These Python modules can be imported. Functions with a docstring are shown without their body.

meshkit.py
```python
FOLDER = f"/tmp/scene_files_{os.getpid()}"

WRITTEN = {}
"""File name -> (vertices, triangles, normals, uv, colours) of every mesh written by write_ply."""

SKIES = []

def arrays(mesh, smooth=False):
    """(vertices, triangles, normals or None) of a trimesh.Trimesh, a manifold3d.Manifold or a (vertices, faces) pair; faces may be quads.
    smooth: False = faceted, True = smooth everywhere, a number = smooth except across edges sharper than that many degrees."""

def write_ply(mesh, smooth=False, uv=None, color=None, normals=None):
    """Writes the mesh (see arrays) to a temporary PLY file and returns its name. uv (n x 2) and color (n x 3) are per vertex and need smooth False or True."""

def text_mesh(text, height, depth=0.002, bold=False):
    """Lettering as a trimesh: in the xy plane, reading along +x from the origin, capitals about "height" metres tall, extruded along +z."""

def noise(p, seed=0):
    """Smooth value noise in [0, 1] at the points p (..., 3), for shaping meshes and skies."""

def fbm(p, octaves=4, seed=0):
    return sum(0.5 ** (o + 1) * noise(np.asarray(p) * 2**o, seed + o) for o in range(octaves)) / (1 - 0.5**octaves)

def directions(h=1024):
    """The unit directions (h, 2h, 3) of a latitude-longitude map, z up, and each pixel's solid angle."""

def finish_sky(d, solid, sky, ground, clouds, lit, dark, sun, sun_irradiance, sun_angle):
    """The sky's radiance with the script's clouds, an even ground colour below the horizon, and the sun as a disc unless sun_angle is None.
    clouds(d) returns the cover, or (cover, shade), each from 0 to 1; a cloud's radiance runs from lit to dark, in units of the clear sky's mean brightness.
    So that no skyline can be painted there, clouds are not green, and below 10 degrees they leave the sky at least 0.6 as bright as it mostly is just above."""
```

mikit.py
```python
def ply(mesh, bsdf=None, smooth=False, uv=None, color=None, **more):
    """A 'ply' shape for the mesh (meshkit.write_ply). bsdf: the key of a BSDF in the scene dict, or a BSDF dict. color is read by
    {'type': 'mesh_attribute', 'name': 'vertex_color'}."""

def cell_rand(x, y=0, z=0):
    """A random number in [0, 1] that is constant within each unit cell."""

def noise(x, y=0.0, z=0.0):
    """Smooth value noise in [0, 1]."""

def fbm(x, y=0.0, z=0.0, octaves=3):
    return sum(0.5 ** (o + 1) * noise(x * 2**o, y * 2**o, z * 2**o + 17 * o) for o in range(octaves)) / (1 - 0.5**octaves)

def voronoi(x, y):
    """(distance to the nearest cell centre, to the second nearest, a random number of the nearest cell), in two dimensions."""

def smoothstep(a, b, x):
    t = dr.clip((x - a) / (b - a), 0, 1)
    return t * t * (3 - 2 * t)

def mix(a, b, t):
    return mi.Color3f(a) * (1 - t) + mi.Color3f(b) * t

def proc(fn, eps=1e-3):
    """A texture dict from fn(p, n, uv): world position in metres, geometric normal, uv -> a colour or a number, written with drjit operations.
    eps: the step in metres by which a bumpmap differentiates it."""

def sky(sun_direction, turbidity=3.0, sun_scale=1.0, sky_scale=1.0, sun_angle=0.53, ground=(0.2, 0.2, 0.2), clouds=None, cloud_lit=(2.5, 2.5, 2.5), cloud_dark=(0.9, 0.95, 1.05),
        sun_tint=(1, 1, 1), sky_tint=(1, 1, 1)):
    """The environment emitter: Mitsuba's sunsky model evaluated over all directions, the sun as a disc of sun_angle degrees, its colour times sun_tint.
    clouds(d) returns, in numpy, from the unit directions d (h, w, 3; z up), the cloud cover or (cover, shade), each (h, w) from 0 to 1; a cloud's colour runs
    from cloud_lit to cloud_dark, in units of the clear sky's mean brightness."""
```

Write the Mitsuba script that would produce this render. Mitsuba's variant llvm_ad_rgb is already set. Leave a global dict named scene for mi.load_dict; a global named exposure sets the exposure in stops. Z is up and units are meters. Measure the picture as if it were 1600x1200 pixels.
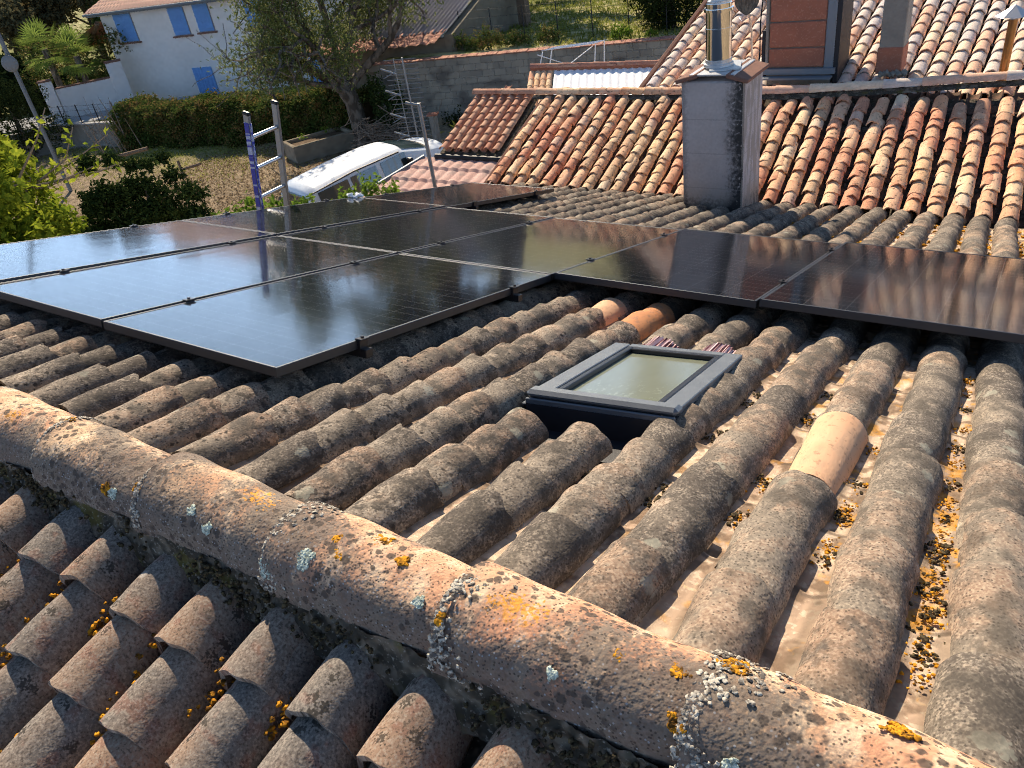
import math, numpy as np, trimesh, mitsuba as mi, drjit as dr, mikit, meshkit
from shapely.geometry import Polygon
from mikit import proc, noise, fbm, voronoi, cell_rand, smoothstep, mix

# ---------------------------------------------------------------- camera, sky, exposure
scene, labels = {'type': 'scene'}, {}
CAM = np.array([5.02644, -1.26958, 1.17201])
RIGHT = np.array([0.832806, 0.536083, -0.138015])
DOWN = np.array([0.194821, -0.517211, -0.833389])
FWD = np.array([-0.518149, 0.667164, -0.535177])
scene['camera'] = {'type': 'perspective', 'fov_axis': 'x', 'fov': math.degrees(2 * math.atan(800 / 1192.11)), 'near_clip': 0.05, 'far_clip': 3000.0,
                   'to_world': mi.ScalarTransform4f().look_at(CAM.tolist(), (CAM + FWD).tolist(), (-DOWN).tolist())}
SUN = [-0.545, 0.525, 0.654]
scene['sky'] = mikit.sky(SUN, turbidity=3.0, sky_scale=.66, sun_tint=(1.0, 1.03, 1.08),
                         clouds=lambda d: np.clip(0.95 - 3.0 * d[..., 2], 0, 0.9) * (d[..., 2] > 0), cloud_lit=(3.2, 4.8, 7.2), cloud_dark=(2.0, 2.6, 3.4))
exposure = 2.6

RNG = np.random.default_rng(11)
R = lambda a, b, rng=None: float((rng or RNG).uniform(a, b))
PI = math.pi
ZG = -5.8                                   # garden level
TH = 0.258768                               # pitch of the roof the panels lie on
CT, ST = math.cos(TH), math.sin(TH)
def roof(u, v, h): return np.array([u, v * CT + h * ST, -v * ST + h * CT])

# ---------------------------------------------------------------- bookkeeping
used = {}
def newkey(name, parent=None):
    k = (parent + '__' if parent else '') + name
    n = used.get(k, -1) + 1
    used[k] = n
    return k if n == 0 else f'{k}_{n:03d}'
def add(name, shape, parent=None, **lab):
    k = newkey(name, parent)
    scene[k] = shape
    if lab: labels[k] = lab
    return k
def thing(name, label, cat, group=None):
    k = newkey(name)
    labels[k] = {'label': label, 'category': cat, 'kind': 'thing'}
    if group: labels[k]['group'] = group
    return k
def put(name, mesh, bsdf, parent=None, smooth=False, M=None, uv=None, **lab):
    s = mikit.ply(mesh, bsdf, smooth=smooth, uv=uv)
    if M is not None: s['to_world'] = mi.ScalarTransform4f(M)
    return add(name, s, parent, **lab)

# ---------------------------------------------------------------- mesh helpers
def cat(*ms):
    ms = [m for m in ms if m is not None]
    return trimesh.util.concatenate(ms) if len(ms) > 1 else ms[0]
def box(cx, cy, cz, sx, sy, sz, rz=0.0):
    m = trimesh.creation.box((sx, sy, sz))
    if rz: m.apply_transform(trimesh.transformations.rotation_matrix(rz, [0, 0, 1]))
    m.apply_translation((cx, cy, cz))
    return m
def bevel_box(sx, sy, sz, b=0.004):
    import manifold3d as m3
    pts = []
    for i in (-1, 1):
        for j in (-1, 1):
            for k in (-1, 1):
                x, y, z = i * sx / 2, j * sy / 2, k * sz / 2
                pts += [(x - i * b, y - j * b, z), (x - i * b, y, z - k * b), (x, y - j * b, z - k * b)]
    return trimesh.convex.convex_hull(np.array(pts))
def xf(m, M):
    m = m.copy(); m.apply_transform(M); return m
def mat(o, x, y, z):
    M = np.eye(4); M[:3, 0], M[:3, 1], M[:3, 2], M[:3, 3] = x, y, z, o
    return M
def unit(v):
    v = np.asarray(v, float); return v / np.linalg.norm(v)
ROOFM = mat((0, 0, 0), (1, 0, 0), (0, CT, -ST), (0, ST, CT))
def tube(pts, rad, n=8, cap=True):
    pts = np.asarray(pts, float); rad = np.broadcast_to(np.asarray(rad, float), (len(pts),))
    t = np.gradient(pts, axis=0); t /= np.linalg.norm(t, axis=1, keepdims=True)
    up = np.array([0.31, 0.17, 0.93]); vs = []
    for p, d, r in zip(pts, t, rad):
        a = np.cross(d, up); a /= np.linalg.norm(a); b = np.cross(d, a)
        w = np.arange(n) * 2 * PI / n
        vs.append(p + r * (np.outer(np.cos(w), a) + np.outer(np.sin(w), b)))
    v = np.vstack(vs); f = []
    for i in range(len(pts) - 1):
        for j in range(n):
            a, b = i * n + j, i * n + (j + 1) % n
            f += [[a, a + n, b], [b, a + n, b + n]]
    if cap:
        v = np.vstack([v, pts[0], pts[-1]]); c0, c1, L = len(v) - 2, len(v) - 1, (len(pts) - 1) * n
        for j in range(n):
            f += [[c0, j, (j + 1) % n], [c1, L + (j + 1) % n, L + j]]
    return trimesh.Trimesh(v, np.array(f), process=False)
def grid_surface(P):                        # P (a, b, 3) -> vertices, triangles
    a, b = P.shape[:2]
    i = np.arange(a * b).reshape(a, b)
    q = np.stack([i[:-1, :-1], i[1:, :-1], i[1:, 1:], i[:-1, 1:]], -1).reshape(-1, 4)
    return P.reshape(-1, 3), np.vstack([q[:, [0, 1, 2]], q[:, [0, 2, 3]]])
def stack(parts):
    v, f, u, n = [], [], [], 0
    for a, b, c in parts:
        v.append(a); f.append(b + n); u.append(c); n += len(a)
    return np.vstack(v), np.vstack(f), np.vstack(u)
def barrel(L, ru, rl, t, span, ns, nl, idx, seed, amp=0.0008, chip=0.004, flip=1):
    """A tapered half-round tile: s = 0..L down the slope (+y), crest of its lower end at z = 0. uv = (10 idx + s, 10 idx + 5 + arc)."""
    rng = np.random.default_rng(seed)
    s = np.linspace(0, L, nl + 1)[:, None]; ph = np.linspace(-span, span, ns + 1)[None, :]
    ph0 = rng.uniform(0, 6.28, 3)
    wob = amp * (1.4 * np.sin(9 * s + ph0[0] + 1.3 * ph) + np.sin(31 * s + ph0[1] - 2.1 * ph) + 0.8 * np.sin(4.1 * ph + ph0[2] + 17 * s))
    e0 = s + chip * (s > L * 0.99) * (np.sin(3.3 * ph + ph0[1]) + 0.7 * np.sin(7.7 * ph + ph0[0]) - 0.6)
    r = ru + (rl - ru) * s / L + wob
    def surf(r):
        return np.stack([r * np.sin(ph), e0 + 0 * ph, flip * (r * np.cos(ph) - rl)], -1)
    O, I = surf(r), surf(r - t)
    uvg = lambda r: np.stack([10 * idx + s + 0 * ph, 10 * idx + 5 + rl * ph + 0 * s], -1).reshape(-1, 2)
    parts = []
    v, f = grid_surface(O); parts.append((v, f[:, ::-flip] if flip > 0 else f, uvg(r)))
    v, f = grid_surface(I); parts.append((v, f if flip > 0 else f[:, ::-1], uvg(r)))
    def strip(A, B, rev):
        P = np.stack([A, B]); v, f = grid_surface(P)
        return v, (f[:, ::-1] if rev else f), np.tile([10 * idx + 0.02, 10 * idx + 5.0], (len(v), 1))
    parts += [strip(O[-1], I[-1], False), strip(O[0], I[0], True), strip(O[:, 0], I[:, 0], True), strip(O[:, -1], I[:, -1], False)]
    return stack(parts)
def ply3(vfu, bsdf, smooth=True):
    return mikit.ply((vfu[0], vfu[1]), bsdf, smooth=smooth, uv=vfu[2])
def place(shape, M):
    return {**shape, 'to_world': mi.ScalarTransform4f(M)}
def apply(vfu, M):
    return (vfu[0] @ M[:3, :3].T + M[:3, 3], vfu[1], vfu[2])
def leaves(C, size, rng, aspect=0.5, up=0.35, droop=0.0, jit=0.35, uvid=True):
    """One mesh of leaf-sized folded quads at the centres C."""
    n = len(C)
    nrm = rng.normal(size=(n, 3)); nrm[:, 2] = np.abs(nrm[:, 2]) + up; nrm /= np.linalg.norm(nrm, axis=1, keepdims=True)
    t = rng.normal(size=(n, 3)); t[:, 2] -= droop
    t -= (t * nrm).sum(1, keepdims=True) * nrm; t /= np.linalg.norm(t, axis=1, keepdims=True)
    b = np.cross(nrm, t); sz = size * rng.uniform(1 - jit, 1 + jit, (n, 1))
    v = np.stack([C - t * sz * .5, C + b * sz * aspect * .5 + nrm * sz * .08, C + t * sz * .5 - nrm * sz * .12, C - b * sz * aspect * .5 + nrm * sz * .08], 1).reshape(-1, 3)
    k = np.arange(n)[:, None] * 4
    f = np.stack([k + [0, 1, 2], k + [0, 2, 3]], 1).reshape(-1, 3)
    return trimesh.Trimesh(v, f, process=False)
def clumps(centres, radii, per, rng, shell=0.45, squash=0.8):
    out = []
    for c, r in zip(centres, radii):
        m = max(3, int(per * r * r))
        d = rng.normal(size=(m, 3)); d /= np.linalg.norm(d, axis=1, keepdims=True)
        rr = r * (shell + (1 - shell) * rng.random((m, 1))) * (0.75 + 0.35 * np.sin(5 * d[:, :1] + 3 * d[:, 1:2] * 2 + c[0]))
        p = d * rr; p[:, 2] *= squash
        out.append(np.asarray(c) + p)
    return np.vstack(out)
def lumps(pts, sizes, rng, sub=1):
    ms = []
    for p, s in zip(pts, sizes):
        m = trimesh.creation.icosphere(subdivisions=sub, radius=1.0)
        d = m.vertices * (1 + 0.45 * rng.uniform(-1, 1, (len(m.vertices), 1)))
        d = d * np.array(s) if np.ndim(s) else d * s
        a = rng.uniform(0, 6.28); c_, s_ = math.cos(a), math.sin(a)
        d = d @ np.array([[c_, -s_, 0], [s_, c_, 0], [0, 0, 1]])
        ms.append(trimesh.Trimesh(d + p, m.faces, process=False))
    return cat(*ms)

def flakes(pts, nrm, sizes, rng):
    ms = []
    for p, n_, s_ in zip(pts, nrm, sizes):
        m = trimesh.creation.icosphere(subdivisions=1, radius=1.0); d = m.vertices * (1 + .4 * rng.uniform(-1, 1, (len(m.vertices), 1))) * [s_ * 1.5, s_ * 1.5, s_ * .55]
        z_ = unit(np.array(n_) + rng.normal(0, .25, 3)); x_ = unit(np.cross(z_, rng.normal(size=3))); y_ = np.cross(z_, x_)
        ms.append(trimesh.Trimesh(d @ np.array([x_, y_, z_]) + p, m.faces, process=False))
    return cat(*ms)

# ---------------------------------------------------------------- materials
def C3(*c): return mi.Color3f(*c)
def mat_add(name, d): scene[name] = d; return name
def rough(name, color, r=0.8, spec=0.3, bump=None, bs=1.0, eps=1e-3, **kw):
    b = {'type': 'principled', 'base_color': proc(color) if callable(color) else {'type': 'rgb', 'value': list(color)}, 'roughness': r, 'specular': spec, **kw}
    if bump is not None: b = {'type': 'bumpmap', 'arbitrary': proc(bump, eps=eps), 'scale': bs, 'bsdf': b}
    scene[name] = {'type': 'twosided', 'bsdf': b}
    return name
def split(uv):
    i = dr.floor(uv.x / 10 + 1e-4); s = uv.x - 10 * i; arc = uv.y - 10 * i - 5
    return i, s, arc
def warp(a, b, k, amp):
    return a + amp * (noise(a * k, b * k, 1.7) - .5) + .4 * amp * (noise(a * k * 2.7, b * k * 2.7, 4.1) - .5), b + amp * (noise(a * k, b * k, 8.3) - .5) + .4 * amp * (noise(a * k * 2.7, b * k * 2.7, 6.1) - .5)
def old_tile(p, n, uv):
    i, s, arc = split(uv)
    a = p.x - 0.08 * dr.sin(arc / 0.08) + arc; b = p.y
    r1, r2, r3 = cell_rand(i, 3), cell_rand(i, 11), cell_rand(i, 23)
    aw, bw = warp(a, b, 70, .020)
    big = fbm(aw * 7, bw * 7, p.z * 5); mid = fbm(aw * 30, bw * 30, r1 * 9); fine = fbm(a * 210, b * 210, 2.0, 3)
    mott = smoothstep(4.7, 3.6, p.x + .8 * (big - .5))                                # older, more blotched tiles towards the left
    base = mix((.225, .188, .148), (.098, .083, .070), smoothstep(.25, .75, big * .55 + r1 * .45 + .25 * smoothstep(.02, .22, s) - .1))
    base = mix(base, (.34, .215, .14), smoothstep(.55, .82, mid * .6 + .36 * r2 + .10 * smoothstep(.16, .27, s)) * .6)
    base = mix(base, (.44, .375, .295), smoothstep(.42, .74, .55 * fine + .45 * mid) * (.28 + .25 * r3))
    base = base * (.72 + .56 * fine)
    a1, b1 = warp(a, b, 90, .009)
    f, g, w = voronoi(a1 * 34, b1 * 34)
    base = mix(base, (.034, .030, .026), smoothstep(.34, .14, f / (.25 + .8 * w * w)) * smoothstep(.45, .62, noise(a * 8, b * 8, 5) + .20 * r2) * (.25 + .7 * mott))
    base = mix(base, (.042, .037, .032), smoothstep(.55, .72, fbm(aw * 55, bw * 55, 3.0)) * (.25 + .6 * mott) * smoothstep(.3, .6, big))
    f2, g2, w2 = voronoi(a * 120, b * 120 + 5)
    base = mix(base, (.04, .035, .03), smoothstep(.40, .15, f2) * (w2 > .70) * .7)
    f3, g3, w3 = voronoi(aw * 9 + 1.7, bw * 9)
    base = mix(base, (.36, .36, .29), smoothstep(.20, .15, f3 + .10 * (fine - .5)) * (w3 > .85) * .45)
    return mix(base, (.06, .053, .045), smoothstep(.50, .76, fbm(a * 15, b * 15, 3.0)) * .65)
def old_bump(p, n, uv):
    i, s, arc = split(uv)
    a = p.x - 0.08 * dr.sin(arc / 0.08) + arc; b = p.y
    return .0020 * fbm(a * 45, b * 45, p.z * 20) + .0013 * fbm(a * 190, b * 190, 1.0, 3)
rough('m_old_tile', old_tile, .92, .2, old_bump)
def new_tile(p, n, uv):
    m = fbm(p.x * 12, p.y * 12, p.z * 12)
    base = mix(mix((.64, .40, .25), (.54, .31, .18), m), (.40, .23, .14), smoothstep(.58, .8, fbm(p.x * 90, p.y * 90, p.z * 90)))
    return mix(base, (.30, .22, .16), smoothstep(.60, .78, fbm(p.x * 26, p.y * 9, 4.0)) * .25)
rough('m_new_tile', new_tile, .85, .2, lambda p, n, uv: .0012 * fbm(p.x * 110, p.y * 60, p.z * 110))
rough('m_orange_tile', lambda p, n, uv: mix(mix((.52, .24, .11), (.40, .17, .08), fbm(p.x * 14, p.y * 14, p.z * 14)), (.26, .15, .10), smoothstep(.52, .7, fbm(p.x * 60, p.y * 60, p.z * 60)) * .6), .85, .2, lambda p, n, uv: .001 * fbm(p.x * 120, p.y * 120, p.z * 120))
def ridge_col(p, n, uv):
    i, s, arc = split(uv)
    a, b = warp(p.x, arc, 60, .022)
    r1 = cell_rand(i, 5)
    big = fbm(a * 6, b * 8, 1.0); mid = fbm(a * 24, b * 24, 2.0); fine = fbm(p.x * 200, arc * 200, 3.0, 3)
    base = mix((.46, .265, .16), (.54, .375, .235), smoothstep(.3, .7, big * .8 + .3 * r1 - .05))
    base = mix(base, (.50, .235, .14), smoothstep(.5, .75, mid * .6 + .5 * cell_rand(i, 9) - .05) * .6)
    base = mix(base, (.74, .60, .42), smoothstep(.40, .76, fbm(a * 40, b * 17, 8.0)) * .5)
    dirt = smoothstep(.40, .62, .62 * fbm(a * 7, b * 9, 4.0) + .26 * fine + smoothstep(.0, -.15, b) * .26 + .06 * cell_rand(i, 19))
    seam = smoothstep(.045, .0, dr.abs(s - .53)) * smoothstep(.35, .6, fbm(a * 30, b * 30, 12.0)); dirt = dr.minimum(dirt + .6 * seam, 1.0)
    base = mix(base, mix((.075, .062, .052), (.17, .15, .13), fine), dirt * .88)
    a1, b1 = warp(p.x, arc, 90, .007)
    f, g, w = voronoi(a1 * 36, b1 * 36)
    base = mix(base, (.075, .06, .05), smoothstep(.36, .22, f / (.3 + w)) * smoothstep(.40, .58, noise(a * 9, b * 9, 6)) * .9)
    f2, g2, w2 = voronoi(p.x * 150, arc * 150)
    base = mix(base, (.05, .042, .036), smoothstep(.4, .2, f2) * (w2 > .72) * .8)
    base = mix(base, (.30, .30, .30), smoothstep(.36, .2, f2) * (w2 < .10) * smoothstep(.02, -.08, b) * .9)
    f3, g3, w3 = voronoi(a * 5.3 + .3, b * 7.5 + .4)
    base = mix(base, (.62, .27, .025), smoothstep(.17, .10, f3 + .75 * (fine - .5) + .3 * (mid - .5)) * (w3 > .66) * .85 * smoothstep(-.06, .0, b))
    return base
def ridge_bump(p, n, uv):
    i, s, arc = split(uv)
    return .0025 * fbm(p.x * 30, arc * 30, 2.0) + .0024 * fbm(p.x * 170, arc * 170, 1.0)
rough('m_ridge', ridge_col, .9, .2, ridge_bump)
def near_tile(p, n, uv):
    i, s, arc = split(uv)
    a = p.x + 0.0873 * dr.sin(arc / 0.09) - arc; b = p.y
    r1 = cell_rand(i, 2)
    big = fbm(a * 7, b * 7, 1.0); mid = fbm(a * 30, b * 30, 2.0); fine = fbm(a * 260, b * 260, 3.0)
    base = mix((.150, .132, .115), (.245, .165, .115), smoothstep(.38, .68, .5 * big + .5 * r1 + .06 * (p.x - 3.6)))
    base = mix(base, (.20, .095, .068), smoothstep(.60, .78, mid) * .5)
    base = mix(base, (.36, .32, .27), smoothstep(.50, .74, fine) * .42)
    base = mix(base, (.045, .04, .036), smoothstep(.40, .24, fine) * .6)
    f, g, w = voronoi(a * 26, b * 26)
    base = mix(base, (.04, .036, .03), smoothstep(.30, .12, f / (.3 + w) + .8 * (fine - .5)) * (w > .84) * .8)
    base = mix(base, (.40, .38, .34), smoothstep(.30, .22, f + .2 * (fine - .5)) * (w < .018) * .5)
    return base
rough('m_near_tile', near_tile, .92, .2, lambda p, n, uv: .0012 * fbm(p.x * 60, p.y * 60, p.z * 60) + .0009 * fbm(p.x * 330, p.y * 330, p.z * 330, 2))
def pan_col(p, n, uv):
    i, s, arc = split(uv)
    m = fbm(p.x * 10, p.y * 10, 1.0); f = fbm(p.x * 90, p.y * 90, 2.0)
    base = mix((.50, .385, .285), (.38, .275, .20), smoothstep(.35, .65, m))
    base = mix(base, (.60, .50, .38), smoothstep(.55, .7, f) * .6)
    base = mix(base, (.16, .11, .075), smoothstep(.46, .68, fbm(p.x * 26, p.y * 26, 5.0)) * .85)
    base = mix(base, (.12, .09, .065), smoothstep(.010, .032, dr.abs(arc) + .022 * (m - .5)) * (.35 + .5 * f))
    base = mix(base, (.08, .06, .045), smoothstep(.012, .002, dr.abs(s - .39)) * .7)
    return mix(base, (.50, .24, .03), smoothstep(.60, .76, fbm(p.x * 16, p.y * 16, 9.0) + .3 * (f - .5)) * smoothstep(4.0, 4.9, p.x) * .6)
rough('m_pan', pan_col, .95, .1, lambda p, n, uv: .004 * fbm(p.x * 70, p.y * 70, p.z * 70))
def mortar_col(p, n, uv):
    m = fbm(p.x * 30, p.y * 30, p.z * 30); f = fbm(p.x * 160, p.y * 160, p.z * 160)
    base = mix((.05, .044, .034), (.15, .125, .095), smoothstep(.45, .7, m))
    base = mix(base, (.10, .085, .02), smoothstep(.6, .75, fbm(p.x * 14, p.y * 14, p.z * 14)) * .6)
    return mix(base, (.34, .31, .26), smoothstep(.62, .75, f) * .5)
rough('m_mortar', mortar_col, .97, .1, lambda p, n, uv: .008 * fbm(p.x * 60, p.y * 60, p.z * 60))
def crust_col(p, n, uv):
    f = fbm(p.x * 150, p.y * 150, p.z * 150)
    return mix((.13, .115, .10), (.50, .46, .38), smoothstep(.38, .66, f))
rough('m_crust', crust_col, .97, .1)
rough('m_moss_dark', lambda p, n, uv: mix((.035, .028, .018), (.11, .085, .045), smoothstep(.4, .7, fbm(p.x * 200, p.y * 200, p.z * 200))), .98, .1)
rough('m_lichen_orange', lambda p, n, uv: mix((.10, .05, .012), (.60, .27, .02), smoothstep(.32, .62, fbm(p.x * 75, p.y * 75, p.z * 75))), .95, .1)
rough('m_lichen_pale', lambda p, n, uv: mix((.20, .24, .20), (.50, .56, .48), smoothstep(.3, .6, fbm(p.x * 190, p.y * 190, p.z * 190))), .95, .1)
NB = [((.40, .185, .125), .0), ((.56, .41, .275), .30), ((.33, .15, .10), .50), ((.52, .27, .14), .60), ((.44, .38, .32), .74), ((.56, .38, .24), .82), ((.27, .17, .12), .93)]
def nb_tile(p, n, uv):
    i, s, arc = split(uv)
    r = cell_rand(i, 31); base = C3(*NB[0][0])
    for c, t in NB[1:]: base = dr.select(r > t, C3(*c), base)
    m = fbm(p.x * 20, p.y * 20, p.z * 20); f = fbm(p.x * 110, p.y * 110, p.z * 110)
    patch = fbm(p.x * 2.1, p.y * 2.1, 3.0)
    base = mix(base, mix((.50, .235, .135), (.58, .41, .24), smoothstep(.35, .65, patch)), .52)
    base = base * (1.0 + .55 * m)
    base = mix(base, (.58, .48, .33), smoothstep(.56, .72, m * .6 + f * .4) * .5)
    base = mix(base, (.07, .055, .045), smoothstep(.60, .76, fbm(p.x * 45, p.y * 45, p.z * 45)) * .75)
    return base
rough('m_nb_tile', nb_tile, .9, .2)
FT = [((.50, .42, .36), 0.), ((.54, .34, .24), .40), ((.60, .46, .33), .6), ((.50, .28, .19), .82), ((.42, .37, .35), .9)]
def far_tile(p, n, uv):
    i, s, arc = split(uv)
    r = cell_rand(i, 41); base = C3(*FT[0][0])
    for c, t in FT[1:]: base = dr.select(r > t, C3(*c), base)
    return base * (.92 + .5 * fbm(p.x * 25, p.y * 25, p.z * 25)) * (.85 + .3 * noise(p.x * 160, p.y * 160, p.z * 160))
rough('m_far_tile', far_tile, .9, .2)
rough('m_silt_shade', lambda p, n, uv: mix((.17, .105, .075), (.07, .055, .042), smoothstep(.3, .65, fbm(p.x * 16, p.y * 16, p.z * 16))), .95, .1)  # silted clay, darkened to paint in the shade between the cover tiles
def red_tile(p, n, uv):
    r = cell_rand(p.x * 5.3, p.y * 4.1, 2)
    base = mix((.40, .19, .13), (.30, .14, .11), r)
    base = mix(base, (.50, .32, .22), smoothstep(.5, .7, fbm(p.x * 14, p.y * 14, p.z * 14)) * .6)
    return mix(base, (.06, .045, .04), smoothstep(.62, .75, fbm(p.x * 30, p.y * 30, p.z * 30)) * .6)
rough('m_red_tile', red_tile, .9, .2)
rough('m_pink_tile', lambda p, n, uv: mix(mix((.50, .325, .275), (.42, .25, .21), cell_rand(p.x * 4.7, p.y * 3.4, 5)), (.30, .22, .20), smoothstep(.55, .75, fbm(p.x * 5, p.y * 5, 1.0)) * .7), .85, .25)
rough('m_wing_tile', lambda p, n, uv: mix(mix((.42, .20, .13), (.52, .315, .21), cell_rand(split(uv)[0], 77)), (.16, .10, .08), smoothstep(.55, .75, fbm(p.x * 20, p.y * 20, p.z * 20)) * .7), .9, .2)
def cell_pat(p, n, uv):
    # uv in metres over the glass: 6 columns of cells across, thin wires along the length
    a, b = uv.x, uv.y
    fx = dr.abs(a / .1665 - dr.floor(a / .1665) - .5); fy = dr.abs(b / .0835 - dr.floor(b / .0835) - .5)
    gap = smoothstep(.488, .496, fx) + smoothstep(.478, .490, fy)
    wire = smoothstep(.46, .485, dr.abs(a / .0185 - dr.floor(a / .0185) - .5))
    base = mix((.004, .005, .008), (.05, .052, .06), dr.minimum(gap, 1.0))
    base = mix(base, (.035, .037, .044), wire * .6)
    dust = smoothstep(.55, .8, fbm(p.x * 5, p.y * 40, 3.0)) * .4 + smoothstep(.72, .82, fbm(p.x * 50, p.y * 120, 9.0)) * .8
    return mix(base, (.10, .10, .10), dr.minimum(dust, 1.0) * .16)
scene['m_panel_glass'] = {'type': 'twosided', 'bsdf': {'type': 'bumpmap', 'arbitrary': proc(lambda p, n, uv: .0005 * fbm(p.x * 7, p.y * 2.2, 1.0, 2)), 'scale': 1.0,
    'bsdf': {'type': 'principled', 'base_color': proc(cell_pat), 'roughness': .085, 'specular': .95}}}
rough('m_black_alu', (.035, .035, .038), .34, .5, metallic=.6)
rough('m_frame', (.070, .076, .088), .48, .6, metallic=1.0)
rough('m_black', (.012, .012, .013), .5, .4)
rough('m_alu', (.62, .63, .65), .33, .5, metallic=1.0)
rough('m_alu_dull', (.30, .30, .295), .5, .5, metallic=.8)
rough('m_anthracite', lambda p, n, uv: mix((.105, .12, .14), (.15, .165, .18), fbm(p.x * 20, p.y * 20, p.z * 20)), .42, .5, metallic=.35)
rough('m_flashing', (.016, .018, .024), .45, .4)
rough('m_dusty_glass', lambda p, n, uv: mix((.125, .135, .098), (.27, .295, .245), smoothstep(.55, .85, fbm(p.x * 90, p.y * 60, 2.0, 4)) * .5 * smoothstep(.85, .5, p.y) + .12 * fbm(p.x * 25, p.y * 9, 1.0)), .14, .5)
rough('m_pleat', lambda p, n, uv: mix((.10, .02, .03), (.58, .42, .42), smoothstep(-.1, .1, dr.sin(p.x * 2 * PI / .0105))), .6, .3)
def chim_col(p, n, uv):
    m = fbm(p.x * 7, p.y * 7, p.z * 7); f = fbm((p.x + .6 * p.z) * 48, (p.y + .4 * p.x) * 48, (p.z - .6 * p.x) * 39, 4)
    base = mix((.46, .415, .40), (.37, .335, .32), m)
    base = base * (.88 + .24 * f)
    low = smoothstep(-1.22, -1.52, p.z + .18 * (m - .5))
    base = mix(base, (.30, .24, .17), low * .6)
    edge = smoothstep(2.66, 2.83, p.x + .16 * (f - .5) + .12 * (m - .5)) * (dr.abs(n.y) > .5) + .75 * smoothstep(-1.40, -1.56, p.z + .22 * (f - .5))
    edge = edge + smoothstep(2.36, 2.29, p.x + .08 * (f - .5)) * .5
    base = mix(base, (.05, .048, .046), dr.minimum(edge, 1.0) * smoothstep(.32, .5, f + .12))
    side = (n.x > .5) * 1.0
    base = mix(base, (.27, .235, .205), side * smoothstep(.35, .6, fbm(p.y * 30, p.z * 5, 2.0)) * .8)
    line = smoothstep(.006, .002, dr.abs(p.z + .72)) + smoothstep(.006, .002, dr.abs(p.z + 1.02)) + smoothstep(.006, .002, dr.abs(p.z + 1.34))
    return mix(base, (.26, .23, .215), dr.minimum(line, 1.0) * .5)
rough('m_chimney', chim_col, .95, .1, lambda p, n, uv: .003 * fbm(p.x * 40, p.y * 40, p.z * 40))
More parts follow.
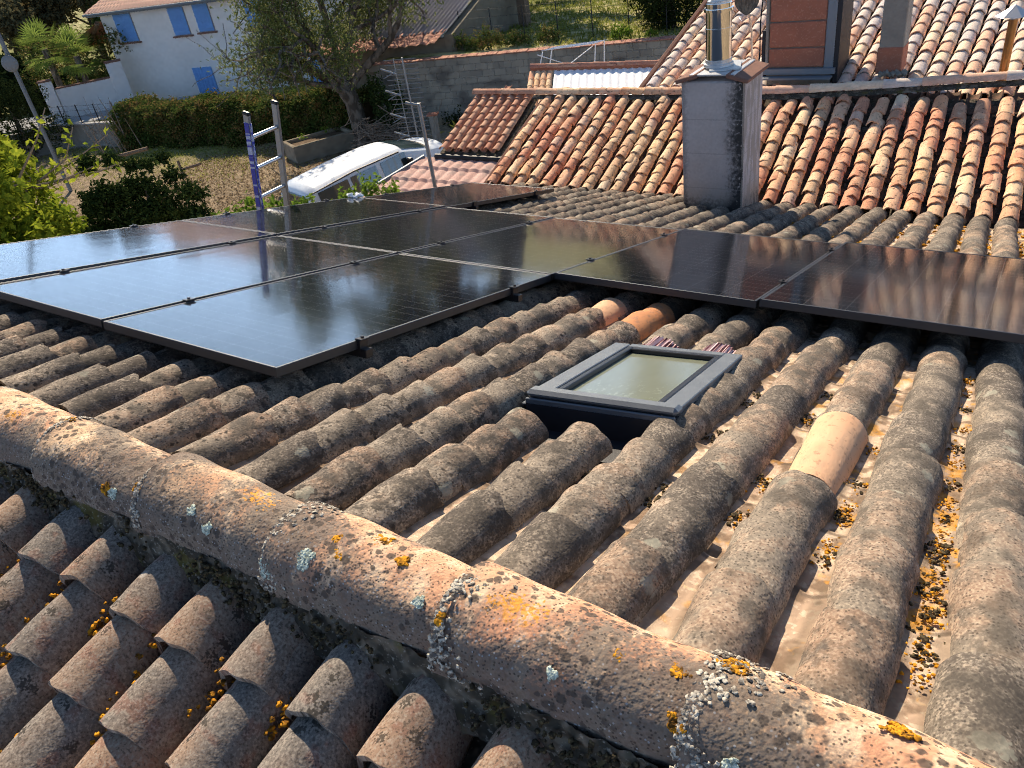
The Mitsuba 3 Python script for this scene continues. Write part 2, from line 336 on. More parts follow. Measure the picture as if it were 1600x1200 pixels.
rough('m_terracotta_slab', lambda p, n, uv: mix((.24, .12, .085), (.15, .09, .07), fbm(p.x * 25, p.y * 25, p.z * 25)), .9, .2)
rough('m_zinc', (.55, .56, .57), .38, .5, metallic=.9)
rough('m_steel', (.66, .66, .65), .10, .5, metallic=1.0)
rough('m_copper', lambda p, n, uv: mix((.42, .22, .07), (.20, .10, .05), fbm(p.x * 50, p.y * 50, p.z * 12)), .35, .5, metallic=.9)
def clay_block(p, n, uv):
    m = fbm(p.x * 9, p.y * 9, p.z * 9); f = fbm(p.x * 60, p.y * 60, p.z * 60)
    return mix(mix((.34, .135, .085), (.25, .105, .07), m), (.40, .22, .15), smoothstep(.55, .75, f) * .6)
rough('m_clay', clay_block, .9, .2)
rough('m_cement', lambda p, n, uv: mix((.27, .255, .22), (.17, .16, .14), fbm(p.x * 8, p.y * 8, p.z * 5)) * (.85 + .3 * fbm(p.x * 50, p.y * 50, p.z * 50)), .95, .1)
rough('m_dark_strip', (.018, .02, .024), .6, .3)
rough('m_grey_flash', (.16, .19, .22), .5, .4, metallic=.3)
def wall_col(p, n, uv):
    m = fbm(p.x * .8, p.y * .8, p.z * .8); f = fbm(p.x * 6, p.y * 6, p.z * 6)
    return mix((.74, .72, .69), (.62, .605, .58), m) * (.93 + .14 * f)
rough('m_white_render', wall_col, .95, .1)
rough('m_blue_paint', lambda p, n, uv: mix((.115, .26, .56), (.15, .33, .64), fbm(p.x * 3, p.y * 3, p.z * 9)), .6, .3)
rough('m_block', lambda p, n, uv: mix(mix((.30, .275, .225), (.21, .195, .165), cell_rand(dr.floor(p.x * 2.5), dr.floor(p.z * 5.0), 3)), (.13, .12, .105), smoothstep(.5, .75, fbm(p.x * 1.5, p.y * 1.5, p.z * 2.2))), .95, .1)
rough('m_joint', (.16, .15, .13), .95, .1)
rough('m_sheet_white', (.80, .81, .82), .5, .4)
rough('m_fibre', lambda p, n, uv: mix((.25, .235, .245), (.15, .14, .15), fbm(p.x * 1.2, p.y * 1.2, p.z * 1.2)), .9, .2)
rough('m_paint_white', lambda p, n, uv: mix((.60, .65, .70), (.50, .54, .58), fbm(p.x * 5, p.y * 5, p.z * 5)), .28, .5, clearcoat=.6, clearcoat_gloss=.9)
rough('m_car_glass', (.02, .035, .042), .04, 1.0)
rough('m_blue_label', lambda p, n, uv: mix((.02, .035, .30), (.55, .57, .65), smoothstep(.5, .56, fbm(p.y * 160, p.z * 40, 1.0)) * .7), .4, .4)
rough('m_bark', lambda p, n, uv: mix((.18, .15, .12), (.07, .058, .046), smoothstep(.35, .65, fbm(p.x * 9, p.y * 9, p.z * 3))), .95, .1, lambda p, n, uv: .03 * fbm(p.x * 12, p.y * 12, p.z * 4))
rough('m_wood', lambda p, n, uv: mix((.22, .15, .10), (.12, .085, .06), fbm(p.x * 6, p.y * 6, p.z * 30)), .9, .2)
rough('m_twig', (.24, .18, .135), .9, .2)
rough('m_stone', lambda p, n, uv: mix((.27, .225, .165), (.14, .12, .09), fbm(p.x * 5, p.y * 5, p.z * 5)), .95, .1, lambda p, n, uv: .03 * fbm(p.x * 14, p.y * 14, p.z * 14))
rough('m_soil', lambda p, n, uv: mix((.14, .10, .065), (.07, .05, .035), fbm(p.x * 8, p.y * 8, 1.0)), .98, .1)
rough('m_road', lambda p, n, uv: mix((.30, .30, .295), (.24, .24, .235), fbm(p.x * 3, p.y * 3, 1.0)), .9, .3)
rough('m_lamp', (.15, .17, .185), .55, .4, metallic=.2)
rough('m_dish', lambda p, n, uv: mix((.20, .165, .12), (.09, .075, .06), smoothstep(.3, .7, fbm(p.x * 60, p.y * 60, p.z * 9))), .85, .2)
def ground_col(p, n, uv):
    big = fbm(p.x * .35, p.y * .35, 1.0); mid = fbm(p.x * 2.2, p.y * 2.2, 2.0); f = fbm(p.x * 11, p.y * 11, 3.0)
    grass = mix((.10, .115, .035), (.19, .165, .07), smoothstep(.35, .65, mid * .6 + f * .4))
    dirt = mix((.17, .125, .085), (.27, .205, .14), smoothstep(.35, .65, f))
    yard = smoothstep(17.2, 15.2, p.y + 3 * (big - .5) + 1.2 * (mid - .5)) + smoothstep(-22.5, -19.0, p.x + 3 * (mid - .5))
    yard = dr.minimum(yard, 1.0) * (p.z < -5.0)
    straw = mix(grass * 1.6, (.50, .43, .22), smoothstep(.36, .62, mid) * (p.z > -4.6) * .8)
    return mix(straw, dirt, yard * .92)
rough('m_ground', ground_col, .98, .1, lambda p, n, uv: .05 * fbm(p.x * 14, p.y * 14, 1.0))
def leaf(name, c0, c1, trans, r=.5, k=3.0, c2=None, t2=.75):
    def fn(p, n, uv):
        m = fbm(p.x * k, p.y * k, p.z * k, 2); h = cell_rand(p.x * 23, p.y * 23, p.z * 23)
        c = mix(c0, c1, dr.clip(.6 * m + .55 * h - .1, 0, 1))
        if c2 is not None: c = mix(c, c2, smoothstep(t2 - .06, t2 + .06, .55 * m + .45 * h))
        return c
    scene[name] = {'type': 'principledthin', 'base_color': proc(fn), 'roughness': r, 'diff_trans': trans, 'eta': 1.4}
leaf('m_leaf_yellow', (.07, .135, .015), (.36, .38, .035), .95, .4)
leaf('m_leaf_walnut', (.07, .10, .03), (.19, .22, .075), .75, .32, c2=(.34, .33, .15), t2=.66)
leaf('m_leaf_laurel', (.018, .032, .012), (.05, .08, .022), .35, .3, c2=(.10, .14, .04), t2=.68)
leaf('m_leaf_hedge', (.04, .07, .018), (.12, .165, .04), .6, .4, c2=(.27, .16, .07), t2=.64)
leaf('m_leaf_bright', (.06, .13, .02), (.19, .27, .035), .9, .4)
leaf('m_leaf_dark', (.012, .022, .009), (.032, .045, .015), .35, .5)
leaf('m_leaf_olive', (.07, .072, .04), (.15, .14, .075), .6, .5, c2=(.17, .11, .045), t2=.68)
leaf('m_leaf_palm', (.09, .16, .03), (.28, .34, .08), .8, .4)
leaf('m_grass_blade', (.12, .17, .03), (.38, .36, .10), .9, .5)
leaf('m_litter', (.16, .11, .065), (.34, .25, .15), .4, .8)

# ================================================================ THE GROUND
def ground_z(x, y):
    x, y = np.asarray(x, float), np.asarray(y, float)
    ss = lambda a, b, t: (lambda q: q * q * (3 - 2 * q))(np.clip((t - a) / (b - a), 0, 1))
    z = np.full(np.broadcast(x, y).shape, ZG)
    wl = 23.53 + 0.235 * x                                         # line of the block wall
    z = np.where((x > -15.6), z + 2.6 * ss(.05, .25, y - wl) + ss(8, 60, y - wl) * 1.0, z)
    z = np.where((x <= -15.6), z + .95 * ss(1.5, 5.0, y - (18.3 - .05 * (x + 16))) + ss(30, 90, y) * 1.6, z)
    z = z + .8 * ss(40, 100, -x) * (y < 18)
    drive = np.clip(-5.95 + .10 * (y - 11.2), -6.5, -5.3)
    z = np.where((x > -15.6) & (y - wl < .1), z + (drive - ZG) * ss(-14.5, -12.5, x), z)
    return z + .05 * np.sin(x * .9 + 1) * np.sin(y * .7)
gx = np.unique(np.r_[np.linspace(-900, -70, 14), np.linspace(-70, 16, 173), np.linspace(16, 900, 14)])
gy = np.unique(np.r_[np.linspace(-900, -20, 12), np.linspace(-20, 60, 241), np.linspace(60, 900, 14)])
GX, GY = np.meshgrid(gx, gy, indexing='ij')
gv, gf = grid_surface(np.stack([GX, GY, ground_z(GX, GY)], -1))
put('ground', (gv, gf[:, ::1]), 'm_ground', smooth=True, kind='structure', label='garden and lawn ground of brown earth and dry grass around the houses')

# ================================================================ THE HOUSE UNDER THE CAMERA
house = thing('tiled_house', 'house in front with weathered grey barrel tile roof carrying the black solar panels', 'house')
# main roof columns: crest u at v = -0.25, 1.9, 6.0
cols = [(5.585, 5.505, 5.33), (5.36, 5.28, 5.12), (5.14, 5.06, 4.91), (4.916, 4.865, 4.715), (4.69, 4.665, 4.52), (4.468, 4.458, 4.31), (4.263, 4.245, 4.10), (4.06, 4.06, 3.895), (3.845, 3.875, 3.69), (3.638, 3.66, 3.48),
        (3.415, 3.44, 3.275), (3.20, 3.225, 3.075), (2.965, 3.01, 2.87), (2.76, 2.80, 2.665), (2.565, 2.59, 2.46)]
k = 2.36
while k > 0.0:
    cols.append((k, k + .0, k - .10)); k -= .205
def col_u(c, v): return float(np.interp(v, (-.25, 1.9, 6.0), c))
CREST = -.082
SKY0, SKY1 = .40, 1.235                                            # the roof window interrupts two columns
NV = 16
tile_lo = [barrel(.27, .071, .083, .012, 1.52, 20, 8, i, 100 + i, .0016, (.003, .004, .009)[i % 3]) for i in range(NV)]
tile_sh = [ply3(t, 'm_old_tile') for t in tile_lo]
long_lo = [barrel(.43, .070, .083, .012, 1.52, 24, 12, i, 150 + i, .0018, (.003, .005, .010)[i % 3]) for i in range(NV)]
long_sh = [ply3(t, 'm_old_tile') for t in long_lo]
new_sh = ply3(barrel(.30, .074, .086, .011, 1.52, 24, 6, 50, 7, .0004, .001), 'm_new_tile')
orange_sh = ply3(barrel(.30, .074, .086, .011, 1.52, 24, 6, 52, 8, .0006, .002), 'm_orange_tile')
newl_sh = ply3(barrel(.42, .074, .086, .011, 1.52, 24, 6, 51, 9, .0004, .001), 'm_new_tile')
def tile_matrix(origin, ydir, zdir, rng, jit=1.0, sx=1.0):
    y = unit(ydir); z = unit(zdir - np.dot(zdir, y) * y); x = np.cross(y, z)
    a, b = rng.normal(0, .022 * jit), rng.normal(0, .045 * jit); sx = sx * rng.uniform(.95, 1.05)
    x, y = x * math.cos(a) + y * math.sin(a), y * math.cos(a) - x * math.sin(a)
    x, z = x * math.cos(b) + z * math.sin(b), z * math.cos(b) - x * math.sin(b)
    return mat(origin, x * sx, y, z)
roof_n = np.array([0, ST, CT])
deck = box(2.75, 2.9, -.335, 6.4, 6.75, .10); deck = xf(deck, ROOFM)
slope = put('roof_slope', deck, 'm_mortar', house, label='weathered grey main roof slope falling away from the ridge towards the neighbour')
rt = np.random.default_rng(5)
main_tiles = []
for ci, c in enumerate(cols):
    v = -.165 + rt.uniform(-.012, .012)
    first = True
    while v < 6.27:
        e = rt.uniform(.15, .195) if ci > 5 else rt.uniform(.22, .33)
        main_tiles.append([ci, v, .27])
        first = False
        v += e
    main_tiles.append([ci, 6.27 + rt.uniform(-.03, .03), .27])
vis = []; hid = []
for ci, v, L in main_tiles:
    u = col_u(cols[ci], v)
    if ci in (7, 8) and SKY0 - .03 < v < SKY1 + .25: 
        if v < SKY0 + .06: v = SKY0 + .045
        elif v > SKY1 + .14: pass
        else: continue
    under = (v > .30 and v < 3.30 and u < 2.95) or (v > 2.25 and v < 3.30) or (v > 3.3 and v < 5.1 and u < .80) or (v <= .3 and u < 1.0)
    p = roof(u, v, CREST)
    (hid if under else vis).append((np.linalg.norm(p - CAM), ci, v))
vis.sort()
rt = np.random.default_rng(6)
def main_M(ci, v, L, dh=0.0):
    u = col_u(cols[ci], v); du = (col_u(cols[ci], v + .1) - col_u(cols[ci], v - .1)) / .2
    y = roof(du, 1, .072 if L < .3 else .050) - roof(0, 0, 0)                           # lower end lies on the tile below
    h = CREST + rt.uniform(-.004, .004) + dh
    M = tile_matrix(roof(u + rt.uniform(-.005, .005), v, h), y, roof_n, rt, 1.0 if L < .3 else .7)
    M[:3, 3] -= M[:3, 1] * L
    return M
rest = []
def special(ci, v):                                                # the bare new tiles
    if ci == 4 and .52 < v < .86: return 'drop'
    return None
n_part = 0
done_new = False
for d, ci, v in vis:
    if special(ci, v) == 'drop': continue
    lg_ = ci <= 5
    M = main_M(ci, v, .43 if lg_ else .27)
    kvar = int(rt.integers(NV))
    if n_part < 300:
        if ci == 10 and 1.55 < v < 1.85: add('cover_tile', place(new_sh, M), slope, label='clean pale orange cover tile at the shaded edge of the panels'); n_part += 1; continue
        if ci == 9 and 1.55 < v < 1.82: add('cover_tile', place(orange_sh, M), slope, label='bright orange cover tile beyond the upper left corner of the roof window'); n_part += 1; continue
        add('cover_tile', place((long_sh if lg_ else tile_sh)[kvar], M), slope); n_part += 1
    else:
        rest.append(apply((long_lo if lg_ else tile_lo)[kvar], M))
M = main_M(4, .83, .42, .004); add('cover_tile', place(newl_sh, M), slope, label='clean bare peach coloured cover tile among grey ones')
for d, ci, v in hid:
    rest.append(apply(tile_lo[int(rt.integers(NV))], main_M(ci, v, .27)))
add('cover_tile_remainder', ply3(stack(rest), 'm_old_tile'), slope, kind='stuff')
# channel tiles between the columns (concave, 2/3 hidden)
pans = []
chan = [barrel(.40, .112, .104, .012, .62, 10, 3, i, 300 + i, .001, .004, flip=-1) for i in range(4)]
for ci in range(len(cols) - 1):
    v = -.06 + rt.uniform(0, .05)
    while v < 6.2:
        um = .5 * (col_u(cols[ci], v) + col_u(cols[ci + 1], v))
        if not (SKY0 - .02 < v < SKY1 and 3.72 < um < 4.2):
            y = roof(0, 1, .03) - roof(0, 0, 0)
            M = tile_matrix(roof(um, v, CREST - .092), y, roof_n, rt, .5)
            M[:3, 3] -= M[:3, 1] * .40 + M[:3, 2] * .0
            pans.append(apply(chan[int(rt.integers(4))], M))
        v += rt.uniform(.24, .30)
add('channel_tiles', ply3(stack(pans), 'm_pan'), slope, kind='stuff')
# moss and lichen lumps lying in the channels
rl = np.random.default_rng(8)
def chan_pts(n, cis, vr, du=.018):
    P = []
    for _ in range(n):
        ci = int(rl.choice(cis)); v = rl.uniform(*vr)
        u = .5 * (col_u(cols[ci], v) + col_u(cols[ci + 1], v))
        P.append((u + rl.uniform(-du, du), v))
    return P
def cluster(P, n, su, sv, h, s0, s1):
    pts, sz = [], []
    for u, v in P:
        for _ in range(n):
            a, b = rl.normal(0, su), rl.normal(0, sv)
            pts.append(roof(u + a, v + b, CREST - .086 + rl.uniform(0, h)))
            s = rl.uniform(s0, s1); sz.append((s * rl.uniform(.6, 1.5), s * rl.uniform(.6, 1.5), s * rl.uniform(.3, .8)))
    return pts, sz
P1 = [( .5 * (col_u(cols[2], v) + col_u(cols[3], v)), v) for v in (-.19, -.12, -.06, .02, .10, .17, .23, .30, .36, .45, .55, .68, .82, .95, 1.1, 1.3, 1.5, 1.65)]
P2 = [( .5 * (col_u(cols[3], v) + col_u(cols[4], v)), v) for v in (.12, .17, .33, .38, .52, .78, 1.0, 1.7)]
P3 = [( .5 * (col_u(cols[4], v) + col_u(cols[5], v)), v) for v in (.18, .40, .92, 1.18)] + [(.5 * (col_u(cols[5], v) + col_u(cols[6], v)), v) for v in (.2, .6, .95, 1.05)]
a, b = cluster(P1 + P2[:6] + P3[:3], 34, .016, .026, .010, .0014, .0038)
put('orange_lichen', lumps(a, b, rl, 1), 'm_lichen_orange', slope, smooth=True, kind='stuff', label='orange lichen growing in the channels between the tiles')
P4 = P1[2:8:2] + P2[0:5:2] + P3 + chan_pts(16, [5, 6, 9, 10, 11], (-.1, 1.0))
a, b = cluster(P4 + P1[1::2], 16, .015, .02, .012, .002, .006)
put('dark_moss', lumps(a, b, rl, 1), 'm_moss_dark', slope, smooth=True, kind='stuff', label='dark dried moss cushions between the tiles')
PF = chan_pts(120, list(range(1, 12)), (3.6, 6.0), .02)
a, b = cluster(PF, 6, .012, .04, .018, .006, .014)
put('orange_lichen', lumps(a, b, rl, 0), 'm_lichen_orange', slope, smooth=True, kind='stuff')
# near slope
NY0, NZ0, NSL = -.689, .030, math.radians(15)
NSK = .018
def near(x, t, h): return np.array([x, NY0 + NSK * (x - 4.7) - t * math.cos(NSL) - h * math.sin(NSL), NZ0 - t * math.sin(NSL) + h * math.cos(NSL)])
near_n = np.array([0, -math.sin(NSL), math.cos(NSL)])
ndeck = xf(box(0, 0, 0, 6.4, 2.2, .08), mat(near(2.75, 1.1, -.26), (1, 0, 0), (0, math.cos(NSL), math.sin(NSL)), near_n))
nslope = put('roof_slope', ndeck, 'm_mortar', house, label='shaded near roof slope of brown barrel tiles below the ridge')
near_lo = [(lambda q: (q[0] * np.array([.95, 1, 1.42]), q[1], q[2]))(barrel(.31, .074, .090, .013, 1.5, 36, 16, i, 500 + i, .0013, .003)) for i in range(8)]
near_sh = [ply3(t, 'm_near_tile') for t in near_lo]
rn = np.random.default_rng(9)
ncols = [2.26, 2.46, 2.66, 2.87, 3.085, 3.285, 3.48, 3.67, 3.878, 4.064, 4.25, 4.455, 4.66, 4.87, 5.08, 5.29]
near_rest = []
for x in ncols + [2.05, 1.84, 1.63, 1.42, 1.2, 1.0, .8, .6, .4, .2, 5.5, 5.71]:
    sk = .10
    for r_, t in enumerate((.168, .345, .53, .72, .91)):
        t += rn.uniform(-.008, .008)
        y = np.array([.10, -math.cos(NSL), -math.sin(NSL)]) + near_n * .12
        M = tile_matrix(near(x + .02 + .13 * t, t, .004 + rn.uniform(-.004, .004)), y, near_n, rn, 1.1)
        L = .31
        M[:3, 3] -= M[:3, 1] * L
        i = int(rn.integers(8))
        if 2.0 < x < 5.4 and r_ < 4: add('cover_tile', place(near_sh[i], M), nslope)
        else: near_rest.append(apply(near_lo[i], M))
add('cover_tile_remainder', ply3(stack(near_rest), 'm_near_tile'), nslope, kind='stuff')
npan = []
for x in [c - .10 for c in ncols]:
    for t in (.36, .62, .88, 1.14):
        y = np.array([.10, -math.cos(NSL), -math.sin(NSL)]) + near_n * .03
        M = tile_matrix(near(x + .02 + .13 * t, t + .06, -.165), y, near_n, rn, .5); M[:3, 3] -= M[:3, 1] * .40
        npan.append(apply(chan[int(rn.integers(4))], M))
add('channel_tiles', ply3(stack(npan), 'm_mortar'), nslope, kind='stuff')
pts, sz = [], []
for x in ncols:
    for t, n in ((.20, 26), (.36, 16), (.52, 20), (.70, 16)):
        if rn.random() < .3: continue
        side = rn.choice([-1, 1], p=[.3, .7])
        for _ in range(n):
            pts.append(near(x + .02 + .13 * t - .098 + rn.normal(0, .010), t + rn.normal(0, .035), -.085 + rn.uniform(-.02, .02))); s = rn.uniform(.003, .007); sz.append((s, s, s * .7))
put('orange_lichen', lumps(pts, sz, rn, 1), 'm_lichen_orange', nslope, smooth=True, kind='stuff')
# ridge
RZ, RR = .030, .115
def ry(x): return -.576 + .018 * (x - 4.7)
joints = [-.20, .25, .70, 1.15, 1.60, 2.05, 2.50, 2.95, 3.40, 3.85, 4.295, 4.75, 5.20, 5.65]
rr_ = np.random.default_rng(10)
for i, x0 in enumerate(joints):
    L = .53
    rg = barrel(L, .094, .117, .014, 1.62, 56, 40, i, 700 + i, .0018, .006)
    a, b = rr_.normal(0, .008), rr_.normal(0, .02)
    y = unit((-1, a - .018, -.008)); z = unit(np.array([0, b, 1.0]) - np.dot((0, b, 1.0), y) * y); x = np.cross(y, z)
    M = mat((x0, ry(x0) + rr_.normal(0, .003), RZ + .115 + rr_.normal(0, .002)), x, y, z); M[:3, 3] -= y * L
    V = apply(rg, M)
    add('ridge_tile', ply3(V, 'm_ridge'), house)
    # crust of mortar at the joint
    ph = np.linspace(-1.45, 1.45, 60); rng = np.random.default_rng(900 + i)
    if i >= 5:
        w0 = (.004, .007, .005, .010, .016, .022, .03, .02, .01)[min(8, i - 5)] if i < 14 else .01
        pts, sz = [], []
        nn_ = []
        for p_ in rng.uniform(-1.5, 1.2, int(150 + 7000 * w0)):
            s = rng.uniform(.0018, .0036); nn_.append((0, math.sin(p_), math.cos(p_)))
            pts.append((x0 + abs(rng.normal(0, w0)) * (1.2 + .8 * math.sin(3 * p_)) - .003, ry(x0) + .116 * math.sin(p_), RZ - .002 + .117 * math.cos(p_))); sz.append(s)
        put('joint_mortar', flakes(pts, nn_, sz, rng), 'm_crust', house, smooth=True, kind='stuff')
# mortar bed below the ridge, both sides
for sgn, nm in ((-1, 0), (1, 1)):
    nx, nt = 900, 12
    xs = np.linspace(-.2, 5.75, nx); P = np.zeros((nx, nt, 3))
    for j, t in enumerate(np.linspace(0, 1, nt)):
        off = .104 + (.035 if sgn < 0 else .02) * t; zz = RZ + .012 - (.115 if sgn < 0 else .10) * t ** 1.2
        P[:, j] = np.stack([xs, ry(xs) + sgn * off, zz + 0 * xs], -1)
    q = P.reshape(-1, 3)
    d = meshkit.fbm(q * 22) if hasattr(meshkit, 'fbm') else 0
    d2 = meshkit.fbm(q * 90)
    q = q + np.outer((d - np.mean(d)) * .035 + (d2 - np.mean(d2)) * .022, [0, sgn * .8, .25])
    v, f = grid_surface(q.reshape(nx, nt, 3))
    put('ridge_mortar', (v, f if sgn < 0 else f[:, ::-1]), 'm_mortar', house, smooth=True)
rm = np.random.default_rng(12)
pts, sz = [], []
for _ in range(1500):
    x = rm.uniform(1.9, 5.5); t = rm.random()
    if math.sin(7 * x) + .7 * math.sin(17 * x + 1) + rm.normal(0, .5) < -.2: continue
    pts.append((x, ry(x) - .112 - .035 * t + rm.normal(0, .004), RZ + .010 - .07 * t)); s = rm.uniform(.0025, .006); sz.append((s, s, s * 1.1))
put('ridge_moss', lumps(pts, sz, rm, 1), 'm_moss_dark', house, smooth=True, kind='stuff', label='dark moss fringe along the lower edge of the ridge tiles')
def ridge_pt(x, ph):
    k_ = [j for j in joints if j <= x + 1e-6][-1]; r = .117 - .0434 * (x - k_)
    return np.array([x, ry(x) + (r + .001) * math.sin(ph), RZ - .002 + .008 * (x - k_) + (r + .001) * math.cos(ph)])
def rosette(x, ph, rad, n, rng, bsdf, nm, fl=.35):
    pts, sz, nn = [], [], []
    k1, k2 = rng.uniform(0, 6), rng.uniform(0, 6)
    for _ in range(int(n * 1.3)):
        a = rng.uniform(0, 6.28); q = rad * rng.random() ** .42 * (1 + .30 * math.sin(3 * a + k1) + .2 * math.sin(5 * a + k2))
        pp = ph + q * math.sin(a) / .115
        pts.append(ridge_pt(x + q * math.cos(a), pp)); sz.append(rng.uniform(.0014, .0030)); nn.append((0, math.sin(pp), math.cos(pp)))
    return flakes(pts, nn, sz, rng)
ro = np.random.default_rng(13)
for x, ph, rad, n in [(3.955, -.62, .020, 130), (3.87, -1.05, .018, 90), (3.595, -.62, .010, 50), (3.30, -1.0, .014, 60), (3.66, -.85, .013, 60), (4.24, -.55, .010, 40), (2.62, -.7, .010, 40), (4.86, -1.0, .012, 60), (4.83, -.9, .010, 50), (4.53, -.75, .008, 30)]:
    put('pale_lichen', rosette(x, ph, rad, n, ro, 0, 0), 'm_lichen_pale', house, smooth=True, kind='stuff')
for x, ph, rad, n in [(3.38, -.7, .012, 50), (3.27, -.97, .014, 60), (2.53, -.35, .022, 70), (4.03, -.30, .013, 60), (4.00, -.05, .010, 40), (4.16, .05, .012, 40), (4.74, -.72, .014, 60), (4.72, .1, .018, 70), (4.79, .45, .02, 80), (4.62, -.1, .012, 40), (4.08, .3, .02, 50), (5.02, .55, .02, 60), (2.95, .3, .015, 40), (4.30, -.65, .010, 40)]:
    put('orange_lichen', rosette(x, ph, rad, n, ro, 0, 0), 'm_lichen_orange', house, smooth=True, kind='stuff')
# walls
wy0, wy1 = -2.6, 5.85
put('wall', cat(box(-.05, 1.6, -4.4, .3, 8.3, 3.6), box(2.75, 5.9, -4.2, 5.6, .25, 3.4)), 'm_white_render', house)
gv_ = np.array([[-.2, -2.6, -2.6], [-.2, 5.75, -2.6], [-.2, 5.75, -1.85], [-.2, -.55, -.22], [-.2, -2.6, -.75]])
gab = trimesh.creation.extrude_polygon(Polygon([(-2.6, -2.6), (5.75, -2.6), (5.75, -1.88), (-.55, -.25), (-2.6, -.80)]), .3)
gab.apply_transform(mat((-.2, 0, 0), (0, 1, 0), (0, 0, 1), (1, 0, 0)))
put('wall', gab, 'm_white_render', house)

# ================================================================ SOLAR PANELS
PW, PL = 1.0322, 1.755
pf_w, pf_l, pf_t = PW - .014, PL - .010, .035
def rounded_bar(L, w, h, r, along):
    from shapely.geometry import box as sbox
    sec = sbox(-w / 2 + r, -h + r, w / 2 - r, -r).buffer(r, 6)
    m = trimesh.creation.extrude_polygon(sec, L); m.apply_translation((0, 0, -L / 2))
    m.apply_transform(mat((0, 0, 0), (1, 0, 0), (0, 0, 1), (0, -1, 0)) if along == 'y' else mat((0, 0, 0), (0, 1, 0), (0, 0, 1), (1, 0, 0)))
    return m
def frame_mesh(w, l):
    b = .011
    ms = []
    for sx in (-1, 1): ms.append(rounded_bar(l, b, pf_t, .003, 'y').apply_translation((sx * (w - b) / 2, 0, 0)))
    for sy in (-1, 1): ms.append(rounded_bar(w - 2 * b - .001, b, pf_t, .003, 'x').apply_translation((0, sy * (l - b) / 2, 0)))
    ms.append(box(0, 0, -.030, w - 2 * b, l - 2 * b, .002))
    return cat(*ms)
FR = mikit.ply(frame_mesh(pf_w, pf_l), 'm_frame', smooth=40)
gw, gl = pf_w - .023, pf_l - .023
gvv = np.array([[-gw / 2, -gl / 2, 0], [gw / 2, -gl / 2, 0], [gw / 2, gl / 2, 0], [-gw / 2, gl / 2, 0]])
GLS = mikit.ply((gvv, np.array([[0, 1, 2], [0, 2, 3]])), 'm_panel_glass', smooth=False, uv=np.array([[0, 0], [gw, 0], [gw, gl], [0, gl]]))
def clamp_mesh():
    a = bevel_box(.034, .045, .006, .0015); a.apply_translation((0, 0, .004))
    b = trimesh.creation.cylinder(.0065, .008, sections=10); b.apply_translation((0, 0, .010))
    c = box(0, 0, -.022, .012, .040, .045)
    return cat(a, b, c)
CL = mikit.ply(clamp_mesh(), 'm_black_alu')
names = {(0, 0): 'black solar panel at the outer left of the ridge-side row, its glass mirroring pale sky', (1, 0): 'black solar panel between two others in the ridge-side row, mostly mirroring pale sky',
         (2, 0): 'black solar panel whose bare corner juts out above the tiles by the ridge', (0, 1): 'black solar panel beside the top of the ladder', (1, 1): 'black solar panel of the middle row next to the one beside the ladder',
         (2, 1): 'black solar panel in the middle row whose corner touches the inner corner of the array', (3, 1): 'black solar panel in front of the plastered chimney, over the roof window',
         (4, 1): 'black solar panel at the right end, mirroring the reddish neighbouring tiles', (0, 2): 'single black solar panel in the row farthest from the ridge, by the aerial'}
dz = {(0, 0): .008, (1, 0): -.004, (2, 0): -.008, (0, 1): .008, (1, 1): -.004, (2, 1): -.006, (3, 1): .002, (4, 1): .012, (0, 2): -.004}
for (i, j), lab in names.items():
    t = thing('solar_panel', lab, 'solar panel', 'black solar panels on the roof')
    M = ROOFM @ mat(((i + .5) * PW, (j + .5) * PL, dz[(i, j)]), unit((1, 0, .002 * ((i * 7 + j * 3) % 3 - 1))), (0, 1, 0), (0, 0, 1))
    add('frame', place(FR, M), t)
    add('glass', place(GLS, M @ mat((0, 0, -.0022), (1, 0, 0), (0, 1, 0), (0, 0, 1))), t)
    for vv in (.225, .80):
        add('clamp', place(CL, ROOFM @ mat((i * PW, (j + vv) * PL, .001 + dz[(i, j)]), (1, 0, 0), (0, 1, 0), (0, 0, 1))), t)
    if (i, j) in ((2, 0), (4, 1), (0, 2)):
        for vv in (.225, .80):
            add('clamp', place(CL, ROOFM @ mat(((i + 1) * PW, (j + vv) * PL, .001 + dz[(i, j)]), (1, 0, 0), (0, 1, 0), (0, 0, 1))), t)
for (v0, ua, ub, lab) in [(.225, -.02, 3.13, 'dark mounting rail under the ridge-side row of panels'), (.80, -.02, 3.13, 'dark mounting rail under the middle of the ridge-side panels'), (1.225, -.02, 5.19, 'dark mounting rail under the middle row, nearest the roof window'),
                      (1.80, -.02, 5.19, 'dark mounting rail under the far half of the middle row'), (2.225, -.02, 1.06, 'dark mounting rail under the single far panel'), (2.80, -.02, 1.06, 'dark mounting rail under the outer end of the single far panel')]:
    t = thing('mounting_rail', lab, 'rail', 'mounting rails of the panels')
    m = bevel_box(ub - ua, .036, .034, .002); m.apply_translation(((ua + ub) / 2, v0 * PL, -.054))
    add('bar', mikit.ply(xf(m, ROOFM), 'm_black_alu'), t)
# crumpled cling film on the frame corner
rf = np.random.default_rng(21)
put('film_scrap', xf(lumps([(.02 + rf.normal(0, .02), 2 * PL - .02 + rf.normal(0, .03), .012 + rf.uniform(0, .02)) for _ in range(10)], [rf.uniform(.012, .02) for _ in range(10)], rf, 1), ROOFM), 'm_sheet_white', smooth=False, label='small crumpled scrap of clear film on the panel edge', category='film scrap')

